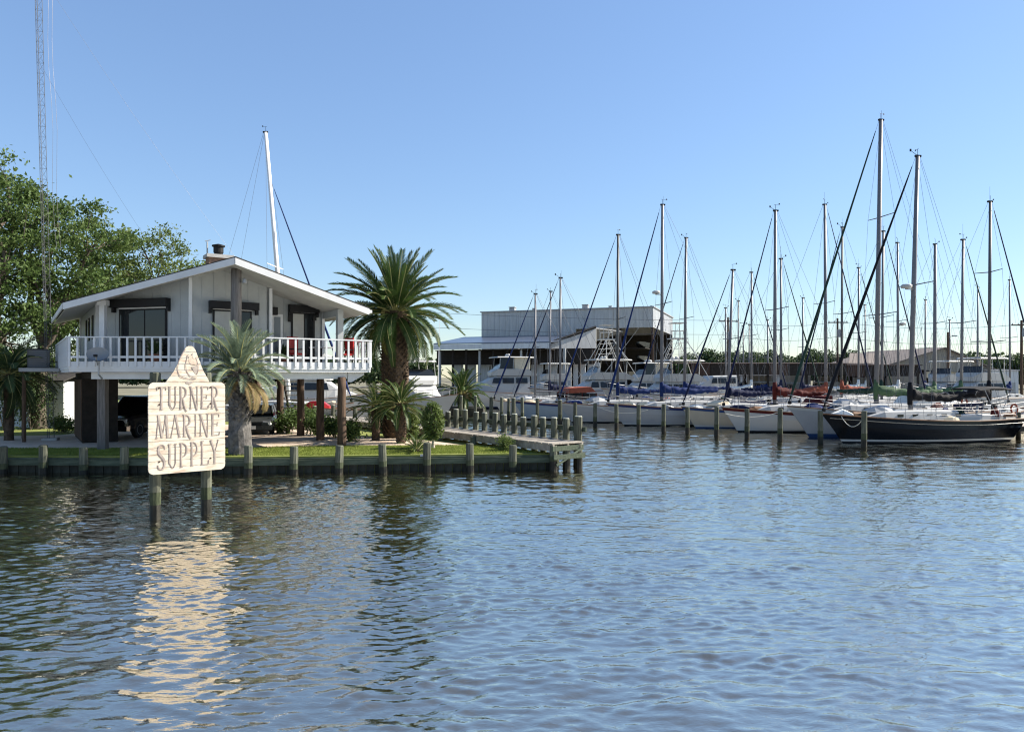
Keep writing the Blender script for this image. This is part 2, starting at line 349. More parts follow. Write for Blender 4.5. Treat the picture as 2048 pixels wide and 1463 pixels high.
# ---- dock
DA = Vector((1.5, 26.8)); DW = Vector((-0.588, 0.809)); DN = Vector((0.809, 0.588)); DLEN = 20.0; DWID = 1.42; DZ = 1.0
def dock():
    az = math.atan2(DW.y, DW.x)
    t = thing('dock', 'grey plank dock with a row of close set pilings beside the lawn', 'dock', (DA.x, DA.y, 0), az)   # local x along dock, local -y towards the water
    n = 98; w = DLEN / n
    b = MB(); b.box((0, 0, 0), (w - 0.022, DWID + 0.1, 0.045)); me = b.mesh('plank', DOCKW)
    for i in range(n): link('plank', me, t, (w * (i + .5), -DWID / 2 + random.uniform(-.025, .025), DZ - 0.022 + random.uniform(-.004, .004)), (0, 0, random.uniform(-.012, .012)))
    for yy in (-0.02, -DWID / 2, -DWID + 0.02):
        b = MB(); b.box((DLEN / 2, yy, DZ - 0.17), (DLEN, 0.07, 0.24)); b.build('stringer', DOCKW, t)
    b = MB(); b.box((0.02, -DWID / 2, DZ - 0.2), (0.06, DWID + .06, 0.18)); b.build('end_board', GREENWOOD, t)
    # close-set pilings along the far edge
    xs = [1155, 1132, 1110, 1087, 1069, 1049, 1029, 1009, 989, 969, 950, 931, 913, 896, 879, 862, 846, 830]
    for i, px in enumerate(xs):
        r_ = (px - X0) / FPX; B = DA + DN * (DWID + 0.17)
        s = (r_ * B.y - B.x) / (DW.x - r_ * DW.y)
        P = B + DW * s
        h = 1.84 + random.uniform(-.1, .06)
        if i == 0: h = 1.93
        link('piling', piling_data(h, 0.16 if i == 0 else 0.13, i % 4), t, (s, -DWID - 0.17, 0), (random.uniform(-.03, .03), random.uniform(-.03, .03), i))
    b = MB(); b.box((DLEN / 2 + .2, -DWID - 0.335, 1.42), (DLEN, 0.05, 0.18)); b.build('wale_board', GREENWOOD, t)
    for (lx, ly, h) in ((0.12, -0.1, .92), (0.15, -0.75, .9), (0.1, -1.3, .95), (2.6, 0.08, .92), (5.2, 0.08, .92), (8, 0.08, .92)):
        link('support_pile', piling_data(h, 0.14, int(lx * 3) % 4, False), t, (lx, ly, 0), (0, 0, lx))
    b = MB(); b.tube((-0.06, -0.1, 0.2), (-0.06, -1.3, 0.75), 0.045); b.build('cross_brace', GREENWOOD, t)
    b = MB(); b.box((-0.08, -.7, 0.5), (0.06, 1.5, 0.17)); b.build('brace_board', GREENWOOD, t)
dock()

# ================================================================ HOUSE  (local x = along the gable front, local y = into the house)
HO = Vector((-10.22, 27.3)); HA = R(34); HU = Vector((math.cos(HA), math.sin(HA))); HV = Vector((-math.sin(HA), math.cos(HA)))
def hl(X, Y): d = Vector((X, Y)) - HO; return Vector((d.dot(HU), d.dot(HV)))
def hw(u, v): return HO + HU * u + HV * v
def ray_on(px, p0, p1):
    """distance along the house-local line p0->p1 that is seen at photo column px, and its depth"""
    P0 = hw(*p0); P1 = hw(*p1); e = (P1 - P0).normalized(); r_ = (px - X0) / FPX
    s = (r_ * P0.y - P0.x) / (e.x - r_ * e.y)
    return s, (P0 + e * s).y
SL = 0.3055; RZ = 7.81
def zr(u): return RZ - SL * abs(u)
def house():
    t = thing('stilt_house', 'white house on timber stilts with wraparound deck and low gable roof', 'house', (HO.x, HO.y, GZ), HA)
    G = GZ
    V3 = lambda u, v, z: Vector((u, v, z - G))
    EU = 5.27; B = 14.5
    A0 = (0, 0); LE = (-5.2, 4.5)
    # roof
    rt = 0.05
    b = MB()
    b.prism([V3(0, -.03, RZ), V3(EU + .04, -.03, zr(EU + .04)), V3(EU + .04, B, zr(EU + .04)), V3(0, B, RZ)], (0, 0, rt))
    b.prism([V3(0, -.03, RZ), V3(0, B, RZ), V3(LE[0] - .04, B, zr(5.24)), V3(LE[0] - .04, LE[1], zr(5.24))], (0, 0, rt))
    roof = b.build('roof', SHINGLE, t)
    so = MB(); d = 0.035
    so.prism([V3(0, .04, RZ - d - .2), V3(EU - .05, .04, zr(EU) - d - .2), V3(EU - .05, B, zr(EU) - d - .2), V3(0, B, RZ - d - .2)], (0, 0, d))
    so.prism([V3(0, .06, RZ - d - .2), V3(0, B, RZ - d - .2), V3(LE[0] + .05, B, zr(5.2) - d - .2), V3(LE[0] + .05, LE[1], zr(5.2) - d - .2)], (0, 0, d))
    so.build('soffit', SOFFIT, roof)
    def fascia(p, q, zp, zq, h=0.25, th=0.05):
        b = MB(); e = (Vector(q) - Vector(p)).normalized(); n = Vector((e.y, -e.x)) * th
        b.prism([V3(*p, zp - h), V3(*q, zq - h), V3(*q, zq - .003), V3(*p, zp - .003)], (n.x, n.y, 0)); b.build('fascia', WHITE, roof)
    fascia((0.0, .02), (EU, .02), RZ, zr(EU)); fascia(LE, (0, .02), zr(5.2), RZ)
    fascia((EU, 0.03), (EU, B), zr(EU), zr(EU), .2); fascia((LE[0], B), (LE[0], LE[1] + .03), zr(5.2), zr(5.2), .2)
    b = MB(); b.box(V3(EU + .12, 7.0, zr(EU) - .1), (.13, 13.8, .12)); b.build('gutter', WHITE, roof)
    # chimney
    cx, cy = hl(wx(437, 35), 35); zc = wz(497, 35)
    b = MB(); b.box(V3(cx, cy, 7.55), (1.0, .7, 2.9)); ch = b.build('chimney', BRICK, roof)
    for i in range(5): pass
    b = MB(); b.box(V3(cx, cy, 9.07), (1.2, .9, .16)); b.build('chimney_cap', CONC, ch)
    b = MB(); b.lathe(V3(cx, cy, 9.15), [(.2, 0), (.2, .12), (.23, .14), (.23, .4), (.3, .42), (.3, .48), (.05, .55)], 14); b.build('flue', BLACKM, ch)
    b = MB(); b.tube(V3(cx - .5, cy, 9.05), V3(cx - .5, cy, 9.75), .035); b.tube(V3(cx - .6, cy, 9.77), V3(cx - .36, cy, 9.85), .02); b.build('vent_pipe', GREYM, ch)
    # walls
    W = [(-4, 14), (-4, 5.4), (-1.18, 2.0), (1.85, 2.0), (1.85, 3.0), (4.4, 3.0), (4.4, 14)]
    FZ = 3.9
    for i in range(len(W)):
        p, q = W[i], W[(i + 1) % len(W)]
        e = (Vector(q) - Vector(p)).normalized(); n = Vector((e.y, -e.x))
        top = [V3(*q, zr(q[0]) - .22), V3(*p, zr(p[0]) - .22)]
        if p[0] * q[0] < 0:
            f = p[0] / (p[0] - q[0]); m_ = (0.0, p[1] + (q[1] - p[1]) * f); top.insert(1, V3(*m_, RZ - .22))
        b = MB(); b.prism([V3(*p, FZ - .15), V3(*q, FZ - .15)] + top, (-n.x * .14, -n.y * .14, 0)); wall = b.build('wall', WALL, t)
        if i in (1, 2, 4):                        # battens of the vertical board siding
            Lw = (Vector(q) - Vector(p)).length; k = int(Lw / .42)
            for j in range(1, k):
                c = Vector(p) + e * (Lw * j / k) + n * .006
                b = MB(); ht = zr(c.x) - .24 - FZ; b.box(V3(c.x, c.y, FZ + ht / 2), (.03, .012, ht), math.atan2(e.y, e.x)); b.build('batten', WALL, wall)
        # corner board
        b = MB(); b.box(V3(p[0] + n.x * .01, p[1] + n.y * .01, (FZ + zr(p[0]) - .25) / 2), (.12, .12, zr(p[0]) - .25 - FZ), HA * 0); b.build('corner_board', WHITE, t)
    # openings: photo columns on a wall line
    def panel(name, p, q, s0, s1, z0, z1, off, th, m, par):
        P = Vector(p); e = (Vector(q) - P).normalized(); n = Vector((e.y, -e.x)); c = P + e * ((s0 + s1) / 2) + n * (off + th / 2)
        b = MB(); b.box(V3(c.x, c.y, (z0 + z1) / 2), (abs(s1 - s0), th, z1 - z0), math.atan2(e.y, e.x)); return b.build(name, m, par)
    def opening(kind, p, q, x0, x1, ytop, hx, split=.55, curtain=(0, 0), pane=GLASS, z0=FZ):
        s0, d0 = ray_on(x0, p, q); s1, d1 = ray_on(x1, p, q); z1 = wz(ytop, (d0 + d1) / 2)
        o = panel(kind, p, q, s0, s1, z0 + .02, z1, .0, .05, BLACKM if kind == 'window' else WHITE, t)
        sm = s0 + (s1 - s0) * split
        if kind == 'window':
            panel('pane', p, q, s0 + .07, sm - .03, z0 + .1, z1 - .07, .05, .012, CURTAIN if curtain[0] else pane, o)
            panel('pane', p, q, sm + .03, s1 - .07, z0 + .1, z1 - .07, .05, .012, CURTAIN if curtain[1] else pane, o)
            panel('sill_rail', p, q, s0, s1, z1 - .005, z1 + .045, .0, .07, WHITE, o)
        else:
            panel('pane', p, q, s0 + .1, s1 - .1, z0 + .25, z1 - .12, .05, .012, mat('grey_pane', (.16, .18, .2), .15), o)
            panel('handle', p, q, s1 - .09, s1 - .05, z0 + .95, z0 + 1.1, .05, .05, STEEL, o)
        if hx:
            h0, _ = ray_on(hx[0], p, q); h1, _ = ray_on(hx[1], p, q)
            panel('shutter_box', p, q, h0, h1, wz(hx[3], d0), wz(hx[2], d0), .0, .3, BLACKM, o)
            for hh in (h0 + .05, h1 - .05): panel('bracket', p, q, hh - .05, hh + .05, wz(hx[3], d0) - .18, wz(hx[3], d0) - .004, .0, .16, BLACKM, o)
    opening('window', W[1], W[2], 240, 335, 617, (229, 342, 600, 616), curtain=(0, 0))
    opening('window', W[2], W[3], 425, 503, 620, (417, 515, 602, 617), split=.5, curtain=(1, 0))
    opening('door', W[4], W[5], 543, 565, 628, None)
    opening('window', W[4], W[5], 582, 629, 625, (576, 635, 610, 624), split=.55, curtain=(1, 0))
    panel('shutter_box', W[4], W[5], ray_on(537, W[4], W[5])[0], ray_on(552, W[4], W[5])[0], 6.0, 6.32, 0, .28, BLACKM, t)
    for s0 in (3.2, 4.6, 6.4): # side windows
        o = panel('window', W[0], W[1], s0, s0 + .5, 5.0, 6.0, 0, .04, BLACKM, t); panel('pane', W[0], W[1], s0 + .05, s0 + .45, 5.05, 5.95, .04, .01, GLASS, o)
    # deck
    DK = [(-5.07, 13.0), (-5.07, 4.0), (.43, .29), (5.47, .29), (5.47, 3.1), (1.5, 3.1), (1.5, 2.6), (-1.2, 2.6), (-3.9, 5.6), (-3.9, 13.0)]
    b = MB(); b.prism([V3(u, v, FZ - .06) for u, v in DK], (0, 0, .05)); deck = b.build('deck', WHITE, t)
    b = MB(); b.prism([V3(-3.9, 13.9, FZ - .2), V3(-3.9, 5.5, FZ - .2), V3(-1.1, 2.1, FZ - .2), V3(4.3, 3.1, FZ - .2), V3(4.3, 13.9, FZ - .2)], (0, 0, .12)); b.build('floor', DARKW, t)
    RT = 4.93
    def rail(p, q, first=True):
        P = Vector(p); Q = Vector(q); L = (Q - P).length; e = (Q - P) / L; n = Vector((e.y, -e.x)); a = math.atan2(e.y, e.x)
        def bd(name, off, z0, z1, th, par=t, m=WHITE, ext=0):
            c = (P + Q) / 2 + n * (off + th / 2); b = MB(); b.box(V3(c.x, c.y, (z0 + z1) / 2), (L + ext, th, z1 - z0), a); return b.build(name, m, par)
        r_ = bd('railing', -.06, RT - .05, RT, .13, ext=.05)
        bd('lower_rail', -.0, FZ + .22, FZ + .3, .04, r_)
        bd('deck_fascia', -.04, 3.70, 3.99, .05)
        bd('rim_joist', -.07, 3.6, 3.70, .05)
        k = int(L / .31); me = MB(); me.box((0, 0, 0), (.075, .04, RT - .05 - 3.8)); me = me.mesh('baluster', WHITE)
        for i in range(k + 1):
            c = P + e * (.05 + (L - .1) * i / k) + n * .034
            link('baluster', me, r_, V3(c.x, c.y, (RT - .05 + 3.8) / 2), (0, 0, a))
    rail((-5.07, 13), (-5.07, 4.0)); rail((-5.07, 4.0), (.43, .29)); rail((.43, .29), (5.47, .29)); rail((5.47, .29), (5.47, 3.0))
    # beams below the deck
    def beam(p, q, z0, z1, th, m=WHITE, name='beam'):
        P = Vector(p); Q = Vector(q); e = (Q - P).normalized(); c = (P + Q) / 2
        b = MB(); b.box(V3(c.x, c.y, (z0 + z1) / 2), ((Q - P).length, th, z1 - z0), math.atan2(e.y, e.x)); return b.build(name, m, t)
    beam((-4.3, 3.95), (.3, .75), 3.33, 3.598, .12); beam((.3, .62), (4.55, .62), 3.33, 3.598, .12)
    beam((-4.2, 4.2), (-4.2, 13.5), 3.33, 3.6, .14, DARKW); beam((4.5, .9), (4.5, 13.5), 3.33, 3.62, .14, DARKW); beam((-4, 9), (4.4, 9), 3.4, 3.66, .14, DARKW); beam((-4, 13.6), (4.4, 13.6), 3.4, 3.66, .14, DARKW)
    b = MB(); b.prism([V3(4.58, .56, 3.598), V3(5.3, .56, 3.598), V3(5.3, .56, 3.5), V3(4.75, .56, 3.2), V3(4.58, .56, 3.2)], (0, .06, 0)); b.build('bracket', WHITE, t)
    # stilts
    def stilt(u, v, z1, r, m, n=10, z0=GZ - .3, name='stilt'):
        b = MB(); k = 7
        b.path([V3(u + random.uniform(-.012, .012), v + random.uniform(-.012, .012), z0 + (z1 - z0) * i / (k - 1)) for i in range(k)], [r * (1.08 - .13 * i / (k - 1)) for i in range(k)], n); b.build(name, m, t, smooth=True)
    for u, v in ((4.3, .5), (4.6, 3.9), (4.7, 6.9), (4.4, 9.2), (4.4, 13.4), (.2, 9), (.2, 13.4), (-3.9, 9.2), (-3.9, 13.4)): stilt(u, v, 3.4, .17, STILT)
    pu, pv = hl(wx(472, 28.1), 28.1)
    stilt(pu, pv, 7.5, .2, POLEM, 14, name='ridge_pole')
    lu, lv = hl(wx(206, 28.75), 28.75)
    b = MB(); b.box(V3(lu, lv, (GZ + 3.33) / 2), (.3, .3, 3.33 - GZ + .3), R(-34)); b.build('stilt', POLEM, t)
    # upper porch posts
    z1 = zr(lu) - .22
    b = MB(); b.box(V3(lu, lv - .05, (3.9 + z1) / 2), (.2, .2, z1 - 3.9), R(-34)); b.box(V3(lu, lv - .05, z1 - .12), (.36, .26, .2), R(-34)); b.build('porch_post', WHITE, t)
    ru, rv = hl(wx(681, 30.6), 30.6)
    z1 = zr(ru) - .24
    b = MB(); b.box(V3(ru, rv + .1, (3.9 + z1) / 2), (.24, .24, z1 - 3.9)); b.build('porch_post', WALL, t)
    b = MB(); b.box(V3(ru, (rv + 3.0) / 2 + .1, z1 - .14), (.14, 3.0 - rv, .28)); b.build('beam', WALL, t)
    # lights
    b = MB(); b.lathe(V3(pu + .27, pv - .2, 7.0), [(.03, .16), (.07, .12), (.1, -.02), (.08, -.04)], 10); b.build('flood_light', GREYM, t)
    b = MB(); b.box(V3(4.0, 2.95, 5.95), (.16, .12, .2)); b.build('wall_lamp', BLACKM, t)
    p4 = panel('wall_lamp', W[4], W[5], 1.02, 1.14, 5.75, 5.98, 0, .12, BLACKM, t)
    # storage room and open stair beneath
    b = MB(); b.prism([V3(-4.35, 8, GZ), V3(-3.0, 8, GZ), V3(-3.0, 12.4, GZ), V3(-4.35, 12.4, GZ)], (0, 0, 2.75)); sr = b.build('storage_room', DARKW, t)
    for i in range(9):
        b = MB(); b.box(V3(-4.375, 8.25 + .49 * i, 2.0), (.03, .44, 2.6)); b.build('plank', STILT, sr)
    sx, sy = hl(wx(600, 40.5), 40.5); ex, ey = hl(wx(611, 41.5), 39.0)
    b = MB(); e = Vector((ex - sx, ey - sy)).normalized(); n = Vector((-e.y, e.x)); run = 1.9
    st = MB()
    for sgn in (-1, 1):
        o = n * (.42 * sgn); st.prism([V3(sx + o.x, sy + o.y, GZ), V3(sx + o.x + e.x * .25, sy + o.y + e.y * .25, GZ), V3(sx + o.x + e.x * (run + .25), sy + o.y + e.y * (run + .25), 3.8), V3(sx + o.x + e.x * run, sy + o.y + e.y * run, 3.8)], (n.x * .05, n.y * .05, 0))
    so_ = st.build('stair', DARKW, t)
    for i in range(13):
        f = (i + .6) / 13; b = MB(); b.box(V3(sx + e.x * (run * f + .12), sy + e.y * (run * f + .12), GZ + 3.15 * f), (.26, .84, .05), math.atan2(e.y, e.x)); b.build('tread', DOCKW, so_)
    # equipment platform at the left
    b = MB(); b.box(V3(-5.85, 11.2, 3.72), (1.5, 2.8, .16)); b.build('platform', GREYM, t)
    for v in (10.1, 12.3): 
        b = MB(); b.tube(V3(-6.4, v, GZ - .2), V3(-6.4, v, 3.64), .08); b.build('platform_leg', STILT, t)
    return t
house()
def on_house(u, v, z): P = hw(u, v); return (P.x, P.y, z)
def air_con():
    t = thing('air_conditioner', 'grey air conditioning unit on the platform left of the house deck', 'air conditioner', on_house(-5.85, 11.1, 3.8), HA)
    b = MB(); b.box((0, 0, .42), (.85, .85, .82)); b.build('casing', mat('unit_grey', (.12, .12, .12), .6), t)
    for i in range(8):
        b = MB(); b.box((0, -.437, .1 + .09 * i), (.76, .02, .035)); b.build('louvre', DISHM, t)
    b = MB(); b.lathe((0, 0, .832), [(.36, 0), (.36, .04), (.1, .06)], 14); b.build('fan_guard', BLACKM, t)
air_con()
def dish():
    d = 27.35; x, y = wx(196, d), d
    t = thing('satellite_dish', 'grey satellite dish on a bent arm below the shaded deck rail', 'satellite dish', (x, y, 3.4))
    b = MB()
    rings = []
    for k in range(5):
        r = .33 * k / 4 + .001; rings.append([Vector((r * 1.12 * math.cos(a * math.pi / 10), .22 * (k / 4) ** 2 * -1, r * math.sin(a * math.pi / 10))) for a in range(20)])
    b.loft(rings, cap=False); b.loft([[p + Vector((0, .02, 0)) for p in r] for r in rings], cap=False)
    o = b.build('reflector', DISHM, t, True, loc=(0, 0, .72), rot=(R(-38), 0, R(25)))
    b = MB(); b.path([(0, .28, -.05), (0, .05, .1), (0, 0.05, .62)], .035); b.build('mast', GREYM, t)
    b = MB(); b.path([(0, -.02, .45), (.2, -.5, .75)], .02); b.build('feed_arm', GREYM, t); b = MB(); b.box((.2, -.52, .78), (.09, .12, .09)); b.build('feed_horn', BLACKM, t)
dish()
def patio():
    for i, (u, v, rz, mm, nm) in enumerate(((2.75, 1.5, .3, REDP, 'red patio chair behind the deck rail near the door'), (4.75, 1.3, -1.2, REDP, 'red patio chair at the sunny right end of the deck'))):
        t = thing('patio_chair', nm, 'chair', on_house(u, v, 3.9), HA + rz, 'red chairs on the house deck')
        b = MB(); b.box((0, 0, .44), (.5, .5, .08)); b.build('seat', mm, t)
        b = MB(); b.box((0, .25, .8), (.5, .07, .7)); b.build('backrest', mm, t)
        for x in (-.22, .22):
            for y in (-.22, .22): b = MB(); b.tube((x, y, 0), (x, y, .42), .02); b.build('leg', BLACKM, t)
            b = MB(); b.box((x, 0, .64), (.05, .5, .04)); b.build('armrest', BLACKM, t)
    t = thing('patio_table', 'round dark patio table between the red chairs on the deck', 'table', on_house(3.75, 1.35, 3.9), HA)
    b = MB(); b.lathe((0, 0, .7), [(.02, 0), (.5, 0), (.5, .04), (.02, .04)], 18); b.build('top', GREYM, t); b = MB(); b.tube((0, 0, 0), (0, 0, .7), .04); b.build('stem', BLACKM, t); b = MB(); b.lathe((0, 0, 0), [(.3, 0), (.3, .03), (.05, .06)], 14); b.build('base', BLACKM, t)
patio()
def potted(label, u, v, seed, h):
    t = thing('potted_plant', label, 'plant', on_house(u, v, 3.9), HA); ng = np.random.default_rng(seed)
    b = MB(); b.lathe((0, 0, 0), [(.02, 0), (.15, 0), (.2, .32), (.23, .33), (.23, .38), (.17, .37)], 14); b.build('pot', CLAY, t)
    b = MB()
    for k in range(46):
        a = k * 2.4; el = ng.uniform(.5, 1.4); L = h * ng.uniform(.6, 1); d = Vector((math.cos(a) * math.cos(el), math.sin(a) * math.cos(el), math.sin(el))); s = Vector((-math.sin(a), math.cos(a), 0)) * .035
        p0 = Vector((0, 0, .35)); m = p0 + d * L * .6; e = p0 + d * L + Vector((0, 0, -.25 * L * math.cos(el))); b.add([p0, m - s, e, m + s], [(0, 1, 2, 3)])
    b.build('foliage', LEAFD, t)
potted('potted leafy plant behind the shaded deck rail near the wide window', -2.3, 2.7, 1, .8)
potted('potted plant beside the right hand window on the deck', 2.55, 2.5, 2, .7)
# ================================================================ SIGN
def sign():
    P1 = Vector((-8.53, 17.35)); P2 = Vector((-7.2, 18.56)); e = (P2 - P1).normalized(); W = (P2 - P1).length; a = math.atan2(e.y, e.x)
    t = thing('marine_supply_sign', 'weathered white plank sign on two posts reading TURNER MARINE SUPPLY', 'sign', (P1.x, P1.y, 0), a)
    Z0, Z1, ZT = 1.1, 3.28, 4.16
    board = mat('sign_board', (0.34, 0.25, 0.19), 0.85, scale=2.6, c2=(0.53, 0.475, 0.39), stretch=(.9, 4, 3.2), bump=.25, rnd=.05, detail=8)
    r_ = board.node_tree.nodes['Color Ramp'] if 'Color Ramp' in board.node_tree.nodes else None
    for n in board.node_tree.nodes:
        if n.type == 'VALTORGB': n.color_ramp.elements[0].position = .3; n.color_ramp.elements[1].position = .52
    letter = mat('faded_letter', (0.2, 0.17, 0.16), 0.9, scale=5, c2=(0.4, 0.35, 0.3), detail=6)
    outline = mat('letter_edge', (0.2, 0.16, 0.155), 0.9, 0.35, 8)
    edge = lambda z: 0.0
    def prof(z):
        """left and right ends of the panel at height z"""
        rc = .13
        if z <= Z1:
            ins = 0
            if z < Z0 + rc: ins = rc - math.sqrt(max(0, rc * rc - (Z0 + rc - z) ** 2))
            if z > Z1 - rc: ins = rc - math.sqrt(max(0, rc * rc - (z - Z1 + rc) ** 2))
            return ins, W - ins
        f = (z - Z1) / (ZT - Z1)
        tab = ((0, .39, 1.41), (.12, .46, 1.36), (.3, .57, 1.27), (.5, .66, 1.2), (.7, .735, 1.14), (.88, .8, 1.08), (.96, .85, 1.04), (1, .92, .98))
        for (f0, l0, r0), (f1, l1, r1) in zip(tab, tab[1:]):
            if f <= f1 + 1e-6: k = (f - f0) / (f1 - f0); return l0 + (l1 - l0) * k, r0 + (r1 - r0) * k
        return tab[-1][1:]
    def plank(z0, z1, th=.045):
        n = 5; L = []; Rr = []
        for i in range(n + 1):
            z = z0 + (z1 - z0) * i / n; l, r = prof(z); L.append((l + random.uniform(-.004, .004), z)); Rr.append((r + random.uniform(-.004, .004), z))
        poly = [(x, random.uniform(-.001, .001), z) for x, z in L] + [(x, 0, z) for x, z in Rr[::-1]]
        off = random.uniform(-.004, .004)
        b = MB(); b.prism([(x, off, z) for x, _, z in poly], (0, th, 0)); b.build('plank', board, t)
    n = 14; h = (Z1 - Z0) / n
    for i in range(n): plank(Z0 + h * i + .004, Z0 + h * (i + 1) - .004 + 0.0)
    k = 6; h2 = (ZT - Z1) / k
    for i in range(k): plank(Z1 + h2 * i + .004, Z1 + h2 * (i + 1) - .004)
    for z in (1.45, 2.75): b = MB(); b.box((W / 2, .09, z), (W - .2, .08, .14)); b.build('back_batten', DARKW, t)
    for x in (.24, 1.44):
        o = link('post', piling_data(3.52, 0.125, int(x * 3) % 4, False), t, (x, .3, 0), (0, 0, x))
    for x in (.24, 1.44):
        for z in (1.4, 2.75, 3.15): b = MB(); b.lathe((0, 0, 0), [(.022, 0), (.02, .01), (.004, .014)], 8); b.build('bolt', RUST, t, loc=(x, -.004, z), rot=(R(90), 0, 0))
    # lettering, drawn as strokes on a unit cell (x 0..1, z 0..1)
    TK, TN = .145, .04
    def strip(pts, ws):
        P = [Vector(p) for p in pts]; L = []; Rt = []
        for i, p in enumerate(P):
            d = (P[min(i + 1, len(P) - 1)] - P[max(i - 1, 0)]).normalized(); q = Vector((-d.y, d.x)) * (ws[i] / 2); L.append(p + q); Rt.append(p - q)
        return [(L[i], L[i + 1], Rt[i + 1], Rt[i]) for i in range(len(P) - 1)]
    def line(x0, y0, x1, y1, w): return ('s', [(x0, y0), (x1, y1)], [w, w])
    def curve(f, n=10): pts = []; ws = []; [(pts.append(f(i / n)[:2]), ws.append(f(i / n)[2])) for i in range(n + 1)]; return ('s', pts, ws)
    def serif(x, y, w=.34): return line(x - w / 2, y, x + w / 2, y, .028)
    def stem(x, w=TK, s=True): return [line(x, 0, x, 1, w)] + ([serif(x, .014), serif(x, .986)] if s else [])
    def bowl(x0, x1, y0, y1): return curve(lambda k: (x0 + (x1 - x0) * math.sin(math.pi * k) ** .7, y1 - (y1 - y0) * (1 - math.cos(math.pi * k)) / 2, TN * .6 + TK * .75 * math.sin(math.pi * k)), 14)
    leg = curve(lambda k: (.38 + .52 * k - .06 * math.sin(math.pi * k), .5 - .58 * k + .04 * math.sin(2 * math.pi * k), TK * .85), 8)
    GL = {
        'T': stem(.5, s=False) + [serif(.5, .014), line(.02, .97, .98, .97, TN * .7), line(.05, .83, .03, .97, TN), line(.95, .83, .97, .97, TN)],
        'U': [curve(lambda k: (.2 if k < .45 else .2 + .62 * min(1, (k - .45) / .4) ** .9 if k < .85 else .82, 1 - k / .45 * .78 if k < .45 else (.22 - .2 * math.sin(math.pi * (k - .45) / .4) if k < .85 else .22 + .78 * (k - .85) / .15), TK if k < .5 else TN), 20), serif(.2, .986), serif(.82, .986, .28)],
        'R': stem(.24) + [bowl(.24, .8, .5, .97), leg],
        'N': [line(.14, 0, .14, 1, TN), line(.14, .97, .86, -.05, TK), line(.86, -.05, .86, 1, TN), serif(.14, .014, .26), serif(.1, .986, .26), serif(.86, .986, .28)],
        'E': stem(.24, s=False) + [line(.08, .97, .92, .97, TN * .7), line(.08, .02, .95, .02, TN * .7), line(.24, .52, .74, .52, TN * .7), line(.9, .84, .92, .97, TN), line(.93, .02, .97, .17, TN), line(.72, .44, .74, .6, TN * .8)],
        'M': [line(.06, 0, .2, 1, TN), line(.2, 1, .5, .02, TK), line(.5, .02, .8, 1, TN), line(.8, 1, .94, 0, TK), serif(.06, .014, .2), serif(.93, .014, .24)],
        'A': [line(.08, 0, .5, 1, TN), line(.5, 1, .92, 0, TK), line(.26, .38, .74, .38, TN * .7), serif(.08, .014, .24), serif(.9, .014, .28)],
        'I': stem(.5),
        'S': [curve(lambda k: (.5 + .34 * math.cos(R(40) + k * R(230)) * 1.0 if k < .5 else .5 + .36 * math.cos(R(155) - (k - .5) * 2 * R(310) * .5 - 0), 0, TK), 2)],
        'P': stem(.26) + [bowl(.26, .86, .44, .97)],
        'L': stem(.24) + [line(.08, .02, .95, .02, TN * .7), line(.93, .02, .97, .2, TN)],
        'Y': [line(.06, 1, .5, .46, TK), line(.94, 1, .5, .46, TN), line(.5, .5, .5, 0, TK), serif(.1, .986, .26), serif(.9, .986, .24), serif(.5, .014)],
    }
    S = [(.84, .8, .07), (.8, .92, .06), (.66, .98, .06), (.46, .985, .08), (.25, .93, .13), (.16, .8, .18), (.22, .67, .21), (.42, .56, .23), (.66, .45, .23), (.82, .32, .2), (.8, .15, .15), (.62, .03, .09), (.42, .01, .07), (.2, .05, .08), (.12, .2, .09)]
    GL['S'] = [('s', [p[:2] for p in S], [p[2] for p in S])]
    def put(ch, x, z, w, h):
        for (dx, dz, mm, yy, gr) in ((.0, .0, outline, -.0085, .03), (.006, .004, letter, -.0115, -.015)):
            b = MB()
            for _, pts, ws in GL[ch]:
                P = [(x + px * w + dx, z + pz * h + dz) for px, pz in pts]; wsc = [max(.011, q * w * 1.15 + gr * .35) for q in ws]
                for k, q in enumerate(strip(P, wsc)): b.add([(v.x, yy - .00012 * k - .0004 * len(b.f) / 10, v.y) for v in q], [(0, 1, 2, 3)])
            o = b.build('letter' if mm is outline else 'letter_face', mm, t if mm is outline else last)
            last = o
    for word, zb, zt, x0, x1, slope in (('TURNER', 2.62, 3.18, .16, 1.66, .0), ('MARINE', 1.95, 2.5, .14, 1.68, .0), ('SUPPLY', 1.2, 1.8, .16, 1.66, .04)):
        wd = {'I': .5, 'M': 1.2}; tot = sum(wd.get(c, 1) for c in word); u = (x1 - x0) / tot; x = x0
        for c in word: k = wd.get(c, 1) * u; put(c, x + .02, zb + slope * (x - x0), k - .035, zt - zb); x += k
    # emblem on the crest: nested curved sail outlines, a dark wedge, a pale oval
    def stroke(name, pts, wdt, m, y=-.009):
        b = MB()
        for k, q in enumerate(strip(pts, [wdt] * len(pts))): b.add([(v.x, y - .0002 * k, v.y) for v in q], [(0, 1, 2, 3)])
        b.build(name, m, t)
    bez = lambda a, b, c, d, n=14: [tuple((1 - k) ** 3 * a[j] + 3 * (1 - k) ** 2 * k * b[j] + 3 * (1 - k) * k * k * c[j] + k ** 3 * d[j] for j in (0, 1)) for k in [i / n for i in range(n + 1)]]
    stroke('emblem_line', bez((.84, 4.08), (.6, 3.75), (.64, 3.5), (.7, 3.44)) + bez((.7, 3.44), (.8, 3.37), (.95, 3.35), (1.08, 3.355))[1:], .018, outline)
    stroke('emblem_line', bez((.9, 3.95), (.8, 3.7), (.84, 3.5), (.95, 3.43)) + bez((.95, 3.43), (1.0, 3.4), (1.05, 3.39), (1.1, 3.395))[1:], .018, outline)
